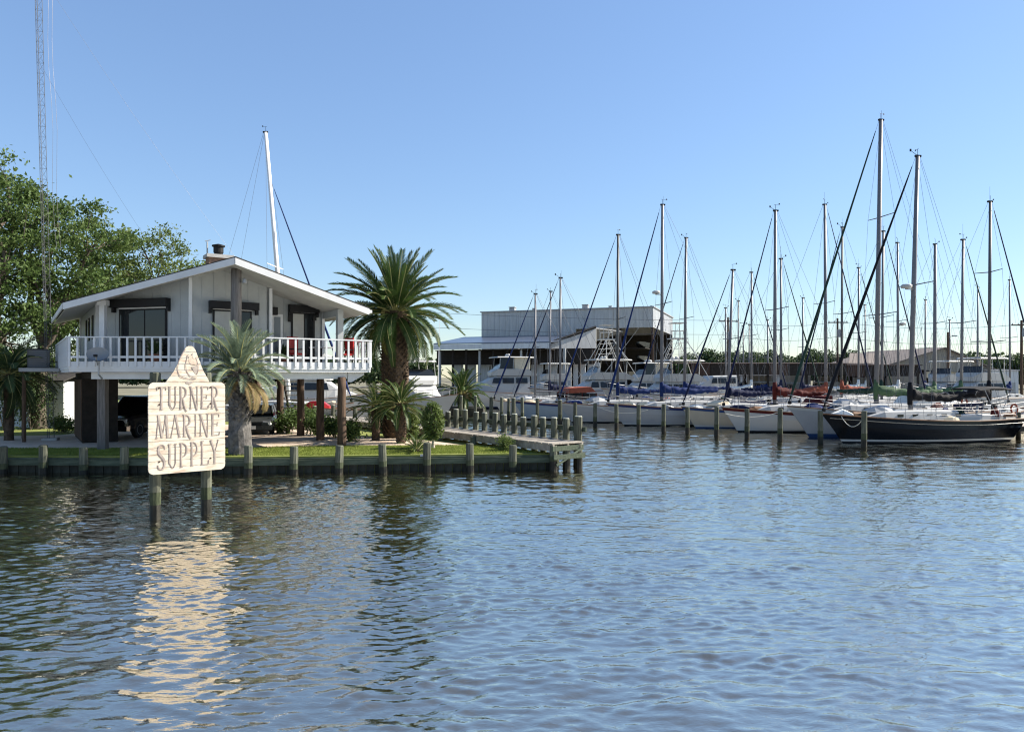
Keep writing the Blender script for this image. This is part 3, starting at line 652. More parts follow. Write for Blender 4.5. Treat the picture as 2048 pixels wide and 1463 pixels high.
    stroke('emblem_line', bez((1.06, 3.9), (1.14, 3.75), (1.16, 3.6), (1.1, 3.46)), .016, outline)
    b = MB(); b.add([(.98, -.009, 3.66), (1.13, -.009, 3.68), (1.12, -.009, 3.56), (1.08, -.009, 3.46), (1.03, -.009, 3.54)], [(0, 1, 2, 3, 4)]); b.build('emblem_wedge', letter, t)
    stain = mat('sign_stain', (0.45, 0.36, 0.29), .9, .25, 6)
    b = MB(); b.add([(.93, -.0075, 3.92), (1.06, -.0075, 3.95), (1.1, -.0075, 3.82), (1.1, -.0075, 3.7), (.96, -.0075, 3.72), (.9, -.0075, 3.8)], [(0, 1, 2, 3, 4, 5)]); b.build('emblem_shade', stain, t)
    b = MB(); b.add([(1.04 + .045 * math.cos(i * .5236), -.0125, 3.93 + .075 * math.sin(i * .5236)) for i in range(12)], [tuple(range(12))]); b.build('emblem_oval', board, t)
    b = MB(); b.add([(.86, -.01, 3.3), (.92, -.01, 3.285), (.98, -.01, 3.3), (1.02, -.01, 3.27), (.94, -.01, 3.22), (.84, -.01, 3.26)], [(0, 1, 2, 3, 4, 5)]); b.build('emblem_scroll', letter, t)
sign()

# ================================================================ PLANTS
def leaf_quads(C, size, rg, aspect=.55, up=.35):
    n = len(C); d = rg.normal(size=(n, 3)); d /= np.linalg.norm(d, axis=1)[:, None]
    nn = rg.normal(size=(n, 3)); nn[:, 2] += up * 2; s = np.cross(d, nn); s /= np.linalg.norm(s, axis=1)[:, None] + 1e-9
    L = (size * rg.uniform(.6, 1.3, n))[:, None]; a = d * L / 2; b = s * L * aspect / 2
    V = np.stack([C - a, C + b, C + a, C - b], 1).reshape(-1, 3)
    return V, np.arange(4 * n).reshape(-1, 4)
def tree(name, label, x, y, z0, trunk_h, trunk_r, blobs, seed, leafm, leaf=.21, per=330, lean=(0, 0), group=None, spacing=1.48, limbs=5, clump=.5):
    """crown = clumps spread through the ellipsoids blobs (cx, cy, cz, rx, ry, rz, local metres); limbs reach every clump"""
    rg = random.Random(seed); ng = np.random.default_rng(seed)
    t = thing(name, label, 'tree', (x, y, z0), 0, group)
    C = []
    for (cx, cy, cz, rx, ry, rz) in blobs:
        for _ in range(900):
            v = ng.normal(size=3); v /= np.linalg.norm(v); v *= ng.uniform(.25, 1) ** .5
            q = np.array([cx + v[0] * rx, cy + v[1] * ry, cz + v[2] * rz])
            if all(np.linalg.norm(q - o) > spacing * ng.uniform(.8, 1.2) for o in C): C.append(q)
    C = np.array(C); b = MB()
    top = Vector((lean[0] * trunk_h, lean[1] * trunk_h, trunk_h))
    b.path([Vector((0, 0, -.2)), Vector((rg.uniform(-.1, .1), 0, trunk_h * .35)), Vector((lean[0] * trunk_h * .6 + rg.uniform(-.15, .15), 0, trunk_h * .7)), top], [trunk_r * 1.35, trunk_r, trunk_r * .92, trunk_r * .8], 10, cap=False)
    # main limbs towards k-means-like groups of clumps
    K = C[ng.choice(len(C), limbs, replace=False)]
    for _ in range(6):
        g = np.argmin(((C[:, None] - K[None]) ** 2).sum(-1), 1); K = np.array([C[g == k].mean(0) if (g == k).any() else K[k] for k in range(limbs)])
    for k in range(limbs):
        m = Vector(K[k]); nodes = []; q = top; n = 7
        for i in range(1, n + 1):
            f = i / n; w_ = Vector((rg.uniform(-.25, .25), rg.uniform(-.25, .25), rg.uniform(-.2, .25) + .5 * math.sin(math.pi * f) * .3)); nodes.append(top.lerp(m, f) + (w_ if i < n else w_ * .3))
        rs = [trunk_r * .62 * (1 - .72 * i / n) for i in range(n + 1)]
        b.path([top - Vector((0, 0, .15))] + nodes, rs, 8, cap=False)
        for q in C[g == k]:
            qv = Vector(q); j = min(range(2, n), key=lambda j: (nodes[j] - qv).length + .25 * j * 0); a = nodes[max(0, j - 1)]
            mid = a.lerp(qv, .5) + Vector((rg.uniform(-.3, .3), rg.uniform(-.3, .3), rg.uniform(-.1, .35))); r_ = max(.025, rs[j] * .42)
            b.path([a, mid, qv], [r_, r_ * .65, .012], 5, cap=False)
            for _ in range(3):
                e = qv + Vector((rg.uniform(-.7, .7), rg.uniform(-.7, .7), rg.uniform(-.2, .5))); b.path([mid.lerp(qv, rg.uniform(.1, .7)), e], [.016, .006], 3, cap=False)
    b.build('trunk', BARK, t, True)
    n = per * len(C); pick = np.repeat(np.arange(len(C)), per); sz = ng.uniform(.65, 1.25, len(C))[pick][:, None]
    P = C[pick] + ng.normal(size=(n, 3)) * clump * sz * np.array([1, 1, .55])
    V, F = leaf_quads(P, leaf, ng); link('crown', npmesh('crown', V, F, leafm), t)
    return t
def blobs_px(x, d, lst, z0=GZ):
    return [(wx(px, d) - x, dy, wz(py, d) - z0, rx * d / FPX, ry, rz * d / FPX) for px, py, rx, rz, ry, dy in lst]
def tree_px(name, label, px, d, th, tr, lst, seed, m, **kw):
    x = wx(px, d); return tree(name, label, x, d, GZ - .05, th, tr, blobs_px(x, d, lst), seed, m, **kw)
tree_px('oak_tree', 'tall oak left of the house with the radio mast before it', 78, 40.5, 4.6, .34, [(150, 465, 90, 62, 2.6, 0), (95, 545, 85, 60, 2.6, 0), (170, 555, 60, 50, 2, .5), (60, 440, 70, 70, 2.4, 0), (60, 620, 60, 40, 2, .8)], 11, LEAF, lean=(.05, 0), limbs=6)
tree_px('oak_tree', 'big dark oak at the left edge of the view', -25, 37.5, 4.2, .4, [(-20, 410, 90, 100, 3, 0), (15, 520, 75, 70, 2.6, 0), (-60, 560, 90, 80, 3, 0), (20, 630, 60, 45, 2, .8), (-30, 700, 60, 40, 2, 1)], 5, LEAF, lean=(-.03, .05), limbs=6)
tree_px('oak_tree', 'oak standing farther back between the tall oak and the house', 120, 47.5, 5.4, .3, [(225, 570, 70, 55, 2.4, 0), (130, 625, 60, 55, 2.4, 0), (160, 690, 50, 40, 2, 0), (205, 490, 55, 45, 2.2, 0)], 23, LEAF2, limbs=5, spacing=1.4)
tree_px('light_tree', 'thin yellow green tree rising behind the left half of the roof', 312, 46.6, 5.2, .2, [(315, 500, 52, 42, 2, 0), (300, 555, 80, 42, 2, 0), (355, 545, 45, 35, 1.6, 0)], 31, LEAF2, limbs=5, per=170, spacing=1.25)
tree_px('light_tree', 'small pale green tree behind the chimney side of the roof', 388, 44.8, 4.4, .15, [(385, 555, 42, 32, 1.4, 0)], 37, LEAF2, limbs=3, per=170)

def frond_mesh(name, L, droop, ll, n, w, vee, mats, twist=0, curl=1.3, start=.14):
    b = MB(); N = 12; pts = []; tg = []; p = Vector((0, 0, 0))
    for i in range(N + 1):
        th = -droop * (i / N) ** curl; d = Vector((math.cos(th), 0, math.sin(th))); pts.append(p.copy()); tg.append(d); p = p + d * (L / N)
    b.path(pts, [.028 * L / 2.5 * (1 - .85 * i / N) + .004 for i in range(N + 1)], 4, 1, False)
    rg = random.Random(name + str(L) + str(droop))
    for i in range(n):
        f = start + (1 - start) * (i + .5) / n; k = min(N - 1, int(f * N)); fr = f * N - k
        P = pts[k].lerp(pts[k + 1], fr); T = tg[k].lerp(tg[k + 1], fr).normalized(); U = Vector((-T.z, 0, T.x))
        le = ll * (math.sin(math.pi * (.12 + .8 * f)) ** .7) * rg.uniform(.85, 1.1)
        for sg in (-1, 1):
            D = (T * (.55 + .6 * f) + Vector((0, sg, 0)) * 1.0 + U * vee * rg.uniform(.5, 1.2)).normalized()
            S = T * (w / 2); tip = P + D * le + Vector((0, 0, -.1 * le)); mid = P + D * le * .5
            b.add([P - S * .6, mid - S, tip, mid + S, P + S * .6], [(0, 1, 2, 3, 4)])
    return b.mesh(name, mats)
def palm_trunk(b, H, r0, r1, rough=.12, n=14, k=12, rings=True, seed=1, lean=(0, 0)):
    rg = random.Random(seed); R_ = []
    for i in range(k + 1):
        f = i / k; r = r0 + (r1 - r0) * f
        R_.append([Vector((lean[0] * f + r * (1 + rg.uniform(-rough, rough)) * math.cos(2 * math.pi * j / n), lean[1] * f + r * (1 + rg.uniform(-rough, rough)) * math.sin(2 * math.pi * j / n), -.15 + (H + .15) * f)) for j in range(n)])
    b.loft(R_)
def boots(H0, H1, r0, r1, rows, per, seed, size=.16, lean=(0, 0)):
    """old leaf bases, small wedges in spiral rows"""
    rg = random.Random(seed); b = MB()
    for i in range(rows):
        f = i / max(1, rows - 1); z = H0 + (H1 - H0) * f; r = r0 + (r1 - r0) * f
        for j in range(per):
            a = 2 * math.pi * (j + .5 * (i % 2)) / per + rg.uniform(-.1, .1); c, s = math.cos(a), math.sin(a); wd = size * .42; o = size * rg.uniform(.5, 1.0); ox, oy = lean[0] * z / 3, lean[1] * z / 3
            P = lambda rr, t_, zz: Vector((ox + c * rr - s * t_, oy + s * rr + c * t_, zz))
            b.add([P(r * .93, -wd, z - size * .5), P(r * .93, wd, z - size * .5), P(r + o, wd * .55, z + size * .5), P(r + o, -wd * .55, z + size * .5), P(r * .93, 0, z + size * .7)], [(0, 1, 2, 3), (3, 2, 4), (1, 4, 2), (0, 3, 4)])
    return b
def palm(name, label, cat, x, y, z0, H, tr, specs, seed, meshes, mats_tr=PALMBARK, boot=None, lean=(0, 0), group=None):
    t = thing(name, label, cat, (x, y, z0), 0, group); rg = random.Random(seed)
    b = MB(); palm_trunk(b, H, tr[0], tr[1], seed=seed, lean=lean); b.build('trunk', mats_tr, t)
    if boot: o = boot.build('leaf_bases', mats_tr, t); o['kind'] = 'stuff'
    ga = 2.39996; i = 0
    for (cnt, e0, e1, mi, sc) in specs:
        for k in range(cnt):
            el = e0 + (e1 - e0) * (k + .5) / cnt + rg.uniform(-.09, .09); az = i * ga + rg.uniform(-.25, .25); i += 1
            s = sc * rg.uniform(.88, 1.1); rr = tr[1] * .55 * math.cos(el)
            link('frond', meshes[mi if not isinstance(mi, (list, tuple)) else rg.choice(mi)], t, (lean[0] + rr * math.cos(az), lean[1] + rr * math.sin(az), H - .12 + .15 * math.sin(el)), (rg.uniform(-.35, .35), -el, az), (s, s, s))
    return t
FM = [PALM, RACHIS]; FS = [SILVER, RACHIS]; FD = [DRY, RACHIS]
date = [frond_mesh('frond', 3.05, .45, .46, 58, .05, .55, FM), frond_mesh('frond', 3.1, .95, .46, 58, .05, .5, FM), frond_mesh('frond', 3.1, 1.35, .44, 56, .05, .45, FM), frond_mesh('frond', 2.6, 1.25, .42, 50, .05, .3, [mat('yellow_frond', (.1, .12, .025), .6, scale=1.5, c2=(.2, .19, .05), trans=.3), RACHIS])]
palm('date_palm', 'large date palm with arching dark fronds right of the house', 'palm tree', wx(790, 34.6), 34.6, GZ - .05, 5.9, (.52, .64), [(24, R(86), R(52), 0, .98), (32, R(60), R(22), 1, .95), (28, R(26), R(-8), [1, 2], .93), (24, R(-6), R(-38), 2, .86), (12, R(-25), R(-55), [2, 3], .7)], 4, date, boot=boots(.2, 5.6, .48, .6, 38, 12, 9, .2))
sago = [frond_mesh('frond', 1.35, .75, .2, 44, .028, .5, FM), frond_mesh('frond', 1.3, 1.1, .2, 40, .028, .4, FM)]
palm('sago_palm', 'sago palm with dark trunk right before the big date palm', 'palm', wx(802, 31.6), 31.6, GZ - .05, 1.75, (.19, .23), [(14, R(75), R(40), 0, 1.0), (22, R(40), R(5), 0, 1.05), (14, R(8), R(-25), 1, 1.0)], 6, sago, boot=boots(.1, 1.7, .18, .22, 16, 8, 3, .09), group='sago palms on the point')
palm('sago_palm', 'sago palm with a wide low crown left of the date palm trunk', 'palm', wx(752, 33.0), 33.0, GZ - .05, 1.65, (.17, .2), [(12, R(70), R(35), 0, 1.05), (20, R(35), R(0), 0, 1.1), (8, R(0), R(-25), 1, 1.0)], 8, sago, group='sago palms on the point')
palm('sago_palm', 'small stemless sago palm on the bright lawn near the bulkhead', 'palm', wx(833, 27.9), 27.9, GZ - .04, .12, (.1, .12), [(9, R(80), R(45), 0, .6), (14, R(45), R(5), 0, .62)], 12, sago, group='sago palms on the point')
pindo = [frond_mesh('frond', 1.75, .85, .36, 44, .032, .75, FS), frond_mesh('frond', 1.75, 1.35, .34, 44, .032, .65, FS), frond_mesh('frond', 1.7, 1.7, .36, 40, .034, .2, FD)]
pl = 27.0
t_ = palm('pindo_palm', 'silver green pindo palm with dead orange fronds behind the sign', 'palm tree', wx(481, pl), pl, GZ - .05, 3.05, (.4, .33), [(18, R(86), R(52), 0, 1.08), (22, R(54), R(12), 1, .98), (12, R(12), R(-18), 1, .85)], 15, pindo, boot=boots(1.3, 3.1, .33, .36, 15, 10, 5, .16), lean=(-.06, 0), mats_tr=mat('grey_palm_bark', (.05, .046, .042), .95, scale=5, bump=.8, c2=(.16, .15, .14), bdist=.04))
for i, az in enumerate((-.55, -.2, .15, .45, -.85, .8, -.3, .3, -1.5, 2.6)):
    link('frond', pindo[2], t_, (.1 * math.cos(az) - .06, .1 * math.sin(az), 2.75), (random.uniform(-.4, .4), R(8 + 5 * (i % 4)), az), (.95, .8, .95))
far_date = [frond_mesh('frond', 2.6, .7, .42, 40, .07, .5, FM), frond_mesh('frond', 2.7, 1.3, .42, 40, .07, .4, FM), frond_mesh('frond', 2.0, 1.5, .36, 30, .08, .3, FD)]
palm('date_palm', 'smaller date palm with orange dead fronds on the spit beyond the dock', 'palm tree', wx(925, 68.5), 68.5, .55, 1.3, (.45, .5), [(16, R(85), R(55), 0, 1.0), (18, R(50), R(15), 1, 1.05), (18, R(15), R(-15), 1, 1.0), (8, R(30), R(0), 2, .8)], 21, far_date)
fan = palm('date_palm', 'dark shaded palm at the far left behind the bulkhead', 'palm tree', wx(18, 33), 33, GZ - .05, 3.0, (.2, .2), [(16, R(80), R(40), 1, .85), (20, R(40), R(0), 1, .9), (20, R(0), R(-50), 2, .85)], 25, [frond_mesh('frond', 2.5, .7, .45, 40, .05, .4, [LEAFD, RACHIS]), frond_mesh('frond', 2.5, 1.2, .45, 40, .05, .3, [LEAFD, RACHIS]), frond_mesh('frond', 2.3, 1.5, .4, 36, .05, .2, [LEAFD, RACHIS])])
for i, (px, d, s, lb) in enumerate(((724, 32.2, .95, 'upright leafy sapling right of the corner stilt'),)): pass
# small tree with a pale trunk
def sapling():
    d = 29.3; t = thing('young_tree', 'young egg shaped tree with a pale trunk before the dock', 'tree', (wx(866, d), d, GZ - .03)); ng = np.random.default_rng(44)
    b = MB(); b.path([(0, 0, -.1), (.01, 0, .3), (-.01, .01, .6)], [.085, .06, .05], 8)
    tips = []
    for k in range(16):
        a = k * 2.4; q = Vector((math.cos(a) * .34, math.sin(a) * .34, 1.0 + .65 * (k % 4) / 3)); b.path([(0, 0, .5), q * .5 + Vector((0, 0, .35)), q], [.03, .018, .008], 4, 1); tips.append(q)
    b.build('trunk', [mat('pale_bark', (.42, .37, .3), .9, .2, 8), BARK], t)
    n = 2600; z = ng.uniform(0, 1, n); rr = .46 * np.sin(np.pi * (.12 + .8 * z)) ** .8 * np.sqrt(ng.uniform(.25, 1, n)); a = ng.uniform(0, 6.283, n)
    C = np.stack([rr * np.cos(a), rr * np.sin(a), .42 + 1.35 * z], -1) + ng.normal(0, .04, (n, 3)); V, F = leaf_quads(C, .115, ng); link('crown', npmesh('crown', V, F, LEAF2), t)
sapling()
def bush(label, x, y, r, h, n, m, seed, leaf=.13, z0=GZ - .03, name='shrub'):
    t = thing(name, label, 'shrub', (x, y, z0)); ng = np.random.default_rng(seed); b = MB(); tips = []
    for k in range(14):
        a = ng.uniform(0, 6.28); q = Vector((math.cos(a) * r * ng.uniform(.2, .8), math.sin(a) * r * ng.uniform(.2, .8), h * ng.uniform(.4, .9))); b.path([(0, 0, -.05), q * .5 + Vector((0, 0, .1 * h)), q], [.025, .018, .008], 4); tips.append(list(q))
    b.build('stems', BARK, t)
    T = np.array(tips); C = T[ng.integers(0, len(T), n)] + ng.normal(size=(n, 3)) * [r * .3, r * .3, h * .22]; C = C[C[:, 2] > .03]
    V, F = leaf_quads(C, leaf, ng); link('foliage', npmesh('foliage', V, F, m), t)
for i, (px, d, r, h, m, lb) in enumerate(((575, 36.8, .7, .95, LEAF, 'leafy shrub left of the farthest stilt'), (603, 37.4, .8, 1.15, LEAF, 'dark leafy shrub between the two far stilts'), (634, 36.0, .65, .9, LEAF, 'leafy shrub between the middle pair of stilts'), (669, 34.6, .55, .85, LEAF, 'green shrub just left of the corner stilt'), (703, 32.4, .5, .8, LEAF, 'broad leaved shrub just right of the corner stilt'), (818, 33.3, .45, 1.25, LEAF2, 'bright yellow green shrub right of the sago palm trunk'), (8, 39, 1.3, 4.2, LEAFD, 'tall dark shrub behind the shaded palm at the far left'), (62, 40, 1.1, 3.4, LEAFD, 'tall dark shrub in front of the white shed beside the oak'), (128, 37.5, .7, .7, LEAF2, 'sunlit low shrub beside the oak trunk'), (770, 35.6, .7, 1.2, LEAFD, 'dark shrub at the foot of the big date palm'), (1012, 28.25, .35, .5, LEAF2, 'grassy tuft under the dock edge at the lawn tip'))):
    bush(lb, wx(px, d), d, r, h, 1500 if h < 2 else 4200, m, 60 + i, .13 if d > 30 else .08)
# ================================================================ BOATS
BA = R(13)
def hull(L, B, fb, parent, mats, sheer=.35, stripe=None, rake=.11, stern=.75, trans_rake=.05, flare=0.0, n=22, sp=1.9):
    """x aft from the stem head, z from the waterline. mats: topsides, sheer stripe, boot stripe, bottom"""
    lev = [0, .06, .13, .45, .78, .86, 1.0]          # fraction from sheer down to waterline level list
    def zd(t): return fb * (1 + sheer * max(0, 1 - t / .75) ** 2 + .06 * max(0, (t - .75) / .25))
    def bd(t):
        if t < .55: return B / 2 * (1 - (1 - t / .55) ** sp)
        return B / 2 * (1 - (1 - stern) * ((t - .55) / .45) ** 1.8)
    zs = lambda t: [zd(t), zd(t) - .07, zd(t) - .16, zd(t) * .55 + .08, .2, .09, -.45]
    b = MB(); G = []
    for i in range(n + 1):
        t = (i / n) ** 1.25; row = []
        for k, z in enumerate(zs(t)):
            h = (zd(t) - z) / (zd(t) + .45); hz = (zd(0) - z) / (zd(0) + .45)
            x0 = rake * L * max(0, (zd(0) - z) / (zd(0) + .01)) ** .9 if z > -.3 else rake * L * 1.35
            x1 = L * (1 - trans_rake * max(0, zd(1) - z))
            y = bd(t) * (1 - .55 * max(0, h) ** 2.6) * (1 - flare * h * (1 - t))
            row.append((x0 + (x1 - x0) * t, max(y, .012), z))
        G.append(row)
    m = len(G[0]); mi = [1, 1, 0, 0, 2, 3]
    for sg in (-1, 1):
        for k in range(m - 1):
            b.add([(x, sg * y, z) for r in G for (x, y, z) in (r[k], r[k + 1])], [(2 * i, 2 * i + 1, 2 * i + 3, 2 * i + 2) for i in range(n)], mi[k])
    last = G[-1]; b.add([(x, y, z) for x, y, z in last] + [(x, -y, z) for x, y, z in last[::-1]], [tuple(range(2 * m))], 0)
    ho = b.build('hull', mats, parent, True)
    dk = MB(); dk.add([(r[0][0], s * (r[0][1] - .015), r[0][2] - .03 + .05 * (s == 0)) for r in G for s in (-1, 0, 1)], [(3 * i + k, 3 * i + k + 1, 3 * i + k + 4, 3 * i + k + 3) for i in range(n) for k in (0, 1)]); dk.build('deck', DECKM, parent)
    tr = MB()
    for s in (-1, 1): tr.path([(r[0][0], s * (r[0][1] - .005), r[0][2] + .02) for r in G], .032, 5)
    tr.build('toe_rail', TEAK, ho)
    return (lambda t: zd(t)), (lambda t: bd(t)), G
def cabin(parent, name, secs, m, rnd=.25):
    """secs: (x, halfwidth_bottom, halfwidth_top, z0, z1)"""
    b = MB(); rings = []
    for x, w0, w1, z0, z1 in secs:
        rings.append([(x, -w0, z0), (x, -w1, z1 - rnd * (z1 - z0) * .4), (x, -w1 * .8, z1), (x, w1 * .8, z1), (x, w1, z1 - rnd * (z1 - z0) * .4), (x, w0, z0)])
    b.loft(rings); return b.build(name, m, parent)
def sag(p, q, s, n=8):
    p = Vector(p); q = Vector(q); return [p.lerp(q, i / n) - Vector((0, 0, s * 4 * (i / n) * (1 - i / n))) for i in range(n + 1)]
CL = [BLUEC, NAVYC, WHITEC, TANC, REDC, DGREENC, GREYM, ORANGEC, BLACKC, TEAK]
def clutter(t, L, B, zd, bd, G, rg):
    def lump(name, x, y, z, w, h, m):
        b = MB(); n = 8; b.loft([[(x + (k / 4 - .5) * w[0] * 1.0, y + math.cos(a * 6.283 / n) * w[1] * .5 * math.sin(3.1416 * (.12 + .76 * k / 4)) * rg.uniform(.75, 1.1), z + max(0, math.sin(a * 6.283 / n)) * h * math.sin(3.1416 * (.12 + .76 * k / 4)) * rg.uniform(.75, 1.15)) for a in range(n)] for k in range(5)]); b.build(name, m, t)
    for k in range(2 if rg.random() < .5 and L < 11.4 else 0):
        f = rg.uniform(.3, .9); r = G[min(len(G) - 1, int(f ** .8 * (len(G) - 1)))][0]
        for s in (-1, 1):
            b = MB(); z = r[2]; y = s * (r[1] + .1); b.path([(r[0], y, z - .78), (r[0], y, z - .7), (r[0], y, z - .25), (r[0], y, z - .17)], [.03, .1, .1, .03], 8); b.path([(r[0], y, z - .17), (r[0], s * (r[1] - .05), z + .1)], .012, 4); b.build('fender', rg.choice([GREYM, NAVYC, GELGREY]), t)
    lump('rolled_sail', L * rg.uniform(.08, .14), rg.uniform(-.2, .2), zd(.12), (1.3, .55), .32, rg.choice([WHITEC, BLUEC, TANC, NAVYC]))
    lump('deck_bag', L * rg.uniform(.2, .26), rg.uniform(-.4, .4), zd(.22), (1.2, .5), .3, rg.choice(CL))
    if rg.random() < .6: lump('dinghy', L * .3, 0, zd(.3) + .3, (1.9, .95), .42, rg.choice([GREYM, GELGREY, TANC]))
    for k in range(5): lump('cockpit_bag', L * rg.uniform(.68, .95), rg.uniform(-.35, .35) * B, zd(.85) + .15, (rg.uniform(.4, .9), rg.uniform(.3, .5)), rg.uniform(.25, .5), rg.choice(CL))
    for k in range(3): lump('side_deck_bag', L * rg.uniform(.3, .65), rg.choice([-1, 1]) * B * .37, zd(.5), (rg.uniform(.5, 1.1), .25), rg.uniform(.2, .4), rg.choice(CL))
    b = MB(); c = Vector((L - .08, rg.choice([-.6, .6]), zd(1) + .5)); b.path([c + Vector((0, .2 * math.cos(k * .5236), .25 * math.sin(k * .5236))) for k in range(13)], .05, 6); b.build('life_ring', rg.choice([ORANGEC, GEL]), t)
    b = MB(); q = Vector((L - .02, rg.choice([-.9, .9]) * .8, zd(1) + .5)); b.box(q, (.2, .22, .36)); b.tube(q, q - Vector((0, 0, .6)), .05, n=6); b.build('outboard_motor', BLACKM, t)
    # weather cloth on the aft rail and a solar panel or canvas
    for s in (-1, 1):
        if rg.random() < .55:
            r = G[-1][0]; b = MB(); b.prism([(L * .78, s * (r[1] + .05), zd(.8) + .08), (L * .95, s * (r[1] - .02), zd(.95) + .08), (L * .95, s * (r[1] - .02), zd(.95) + .55), (L * .78, s * (r[1] + .05), zd(.8) + .55)], (0, .012, 0)); b.build('weather_cloth', rg.choice([BLUEC, NAVYC, REDC, DGREENC]), t)
def sailboat(label, px, d, ytop, left=True, L=10.5, B=3.2, fb=1.15, hm=None, mp=.4, cover=BLUEC, jib=BLUEC, spar=ALU, rake=1.2, spreaders=1, cab=True, radar=False, bimini=None, dodger=None, detail=2, jr=.055, group='sailboats moored in the marina', stripe=None, boom=True, jtop=.96, frac=1.0, az=None, cat='sailboat', pulpit=True, mw=.095):
    hm = hm or [GEL, NAVY, GEL, BOTTOM]
    a = (BA if left else BA + math.pi) if az is None else az
    ad = Vector((math.cos(a), math.sin(a))); P = Vector((wx(px, d), d)) - ad * (mp * L)
    t = thing('sailboat', label, cat, (P.x, P.y, 0), a, group)
    zd, bd, G = hull(L, B, fb, t, hm)
    mx = mp * L; zt = wz(ytop, d) - (0); H = zt
    rk = math.tan(R(rake)); top = Vector((mx + rk * (H - 1.5), 0, H))
    dz = zd(mp)
    if cab:
        c0, c1 = .24 * L, .66 * L; hw_ = B * .29
        cb = cabin(t, 'cabin', [(c0 - .25, hw_ * .55, hw_ * .5, zd(.24) - .05, zd(.24) + .1), (c0 + .5, hw_ * .85, hw_ * .72, zd(.28) - .05, zd(.28) + .36), ((c0 + c1) / 2, hw_, hw_ * .86, dz - .05, dz + .5), (c1, hw_ * 1.02, hw_ * .9, zd(.66) - .05, zd(.66) + .52)], GEL)
        for s in (-1, 1):
            for k in range(5 if detail > 1 else 3):
                f = .15 + .18 * k if detail > 1 else .2 + .3 * k; x = c0 + (c1 - c0) * (f + .12); y = hw_ * (.86 + .1 * f) * .985
                b = MB(); b.box((x, s * y, dz + .24), (.32, .06, .13)); b.build('window', GLASS, cb)
        b = MB(); b.box((c0 + 1.1, 0, zd(.3) + .44), (.5, .5, .06)); b.build('hatch', GLASS, cb)
        # cockpit coaming and wheel
        cabin(t, 'coaming', [(c1 + .02, hw_ * 1.0, hw_ * .95, zd(.68) - .05, zd(.68) + .3), (L * .93, hw_ * .85, hw_ * .8, zd(.93) - .05, zd(.93) + .22)], GEL)
        if detail > 1:
            b = MB(); wc = Vector((L * .84, 0, zd(.84) + .75)); b.path([wc + Vector((0, .42 * math.cos(k * .3927), .42 * math.sin(k * .3927))) for k in range(17)], .016, 5); b.tube((L * .84 - .12, 0, zd(.84)), wc, .06); b.build('steering_wheel', STEEL, t)
    # mast
    b = MB(); b.path([(mx, 0, dz - .3), (mx + rk * (H * .5 - 1.5), 0, H * .5), top], [mw, mw, mw * .8], 8); mast = b.build('mast', spar, t, True)
    b = MB(); b.box(top + Vector((.02, 0, .03)), (.34, .12, .1)); b.tube(top, top + Vector((0, 0, .4)), .012, n=5); mr = random.Random(label + 'm'); q_ = mr.uniform(.5, 1)
    if mr.random() < .6: b.path([top + Vector((-.1, 0, .1)), top + Vector((-.42 * q_, 0, .28 * q_))], .012, 5); b.box(top + Vector((-.46 * q_, 0, .32 * q_)), (.1 * q_, .03, .14 * q_))
    an = mr.uniform(-1.2, 1.2); v_ = Vector((math.cos(an), math.sin(an), 0)) * mr.uniform(.18, .34)
    if mr.random() < .75: b.path([top + Vector((0, 0, .4)) - v_ * .4, top + Vector((0, 0, .4)) + v_], .009, 5); b.box(top + Vector((0, 0, .42)) + v_, (.08, .02, .08), an)
    if mr.random() < .5: b.tube(top + Vector((.08, .05, 0)), top + Vector((.08, .05, mr.uniform(.6, 1.1))), .008, n=4)
    b.build('masthead', BLACKM, mast)
    ch = B * .42; sps = []
    for k in range(spreaders):
        z = dz + (H - dz) * (k + 1) / (spreaders + 1) * (1.0 if spreaders > 1 else 1.02); x = mx + rk * (z - 1.5); sw = ch * (1 - .22 * k) * .95
        for s in (-1, 1): b = MB(); b.tube((x, 0, z), (x + .12, s * sw, z + .06), .034, .024, 5); b.build('spreader', spar, mast); sps.append((x + .12, s * sw, z + .06, k))
    wr = .0085 if d < 55 else .011
    def wire(name, *p): b = MB(); b.path(list(p), wr, 4, cap=False); b.build(name, WIRE, t)
    for s in (-1, 1):
        pts = [(mx + .05, s * ch, zd(mp))] + [q[:3] for q in sps if q[1] * s > 0] + [tuple(top - Vector((0, 0, .15)))]
        wire('shroud', *pts); zl = sps[0][2] if sps else H * .5
        for o in (-.35, .45): wire('lower_shroud', (mx + o, s * ch, zd(mp)), (mx + rk * (zl - 1.5), 0, zl - .1))
    wire('backstay', (L - .1, 0, zd(1)), tuple(top + Vector((.15, 0, 0)))); 
    if detail > 1: wire('topping_lift', (mx + .42 * L, 0, dz + 1.3), tuple(top + Vector((.1, 0, -.05))))
    ftop = Vector((mx + rk * (H * frac - 1.5), 0, H * frac)) + Vector((-.12, 0, 0)); wire('forestay', (.15, 0, zd(0) + .05), tuple(ftop))
    if jib:
        f0 = Vector((.15, 0, zd(0) + .35)); f1 = ftop; q = f0.lerp(f1, jtop); n = 14; rg = random.Random(label)
        b = MB(); b.path([f0.lerp(q, i / n) for i in range(n + 1)], [.035] + [jr * (1.25 - .8 * i / n) * rg.uniform(.9, 1.1) for i in range(1, n)] + [.02], 7); b.build('furled_jib', jib, t, True)
        b = MB(); b.lathe((.15, 0, zd(0) + .12), [(.05, 0), (.1, .02), (.1, .16), (.05, .2)], 10); b.build('furler_drum', BLACKM, t)
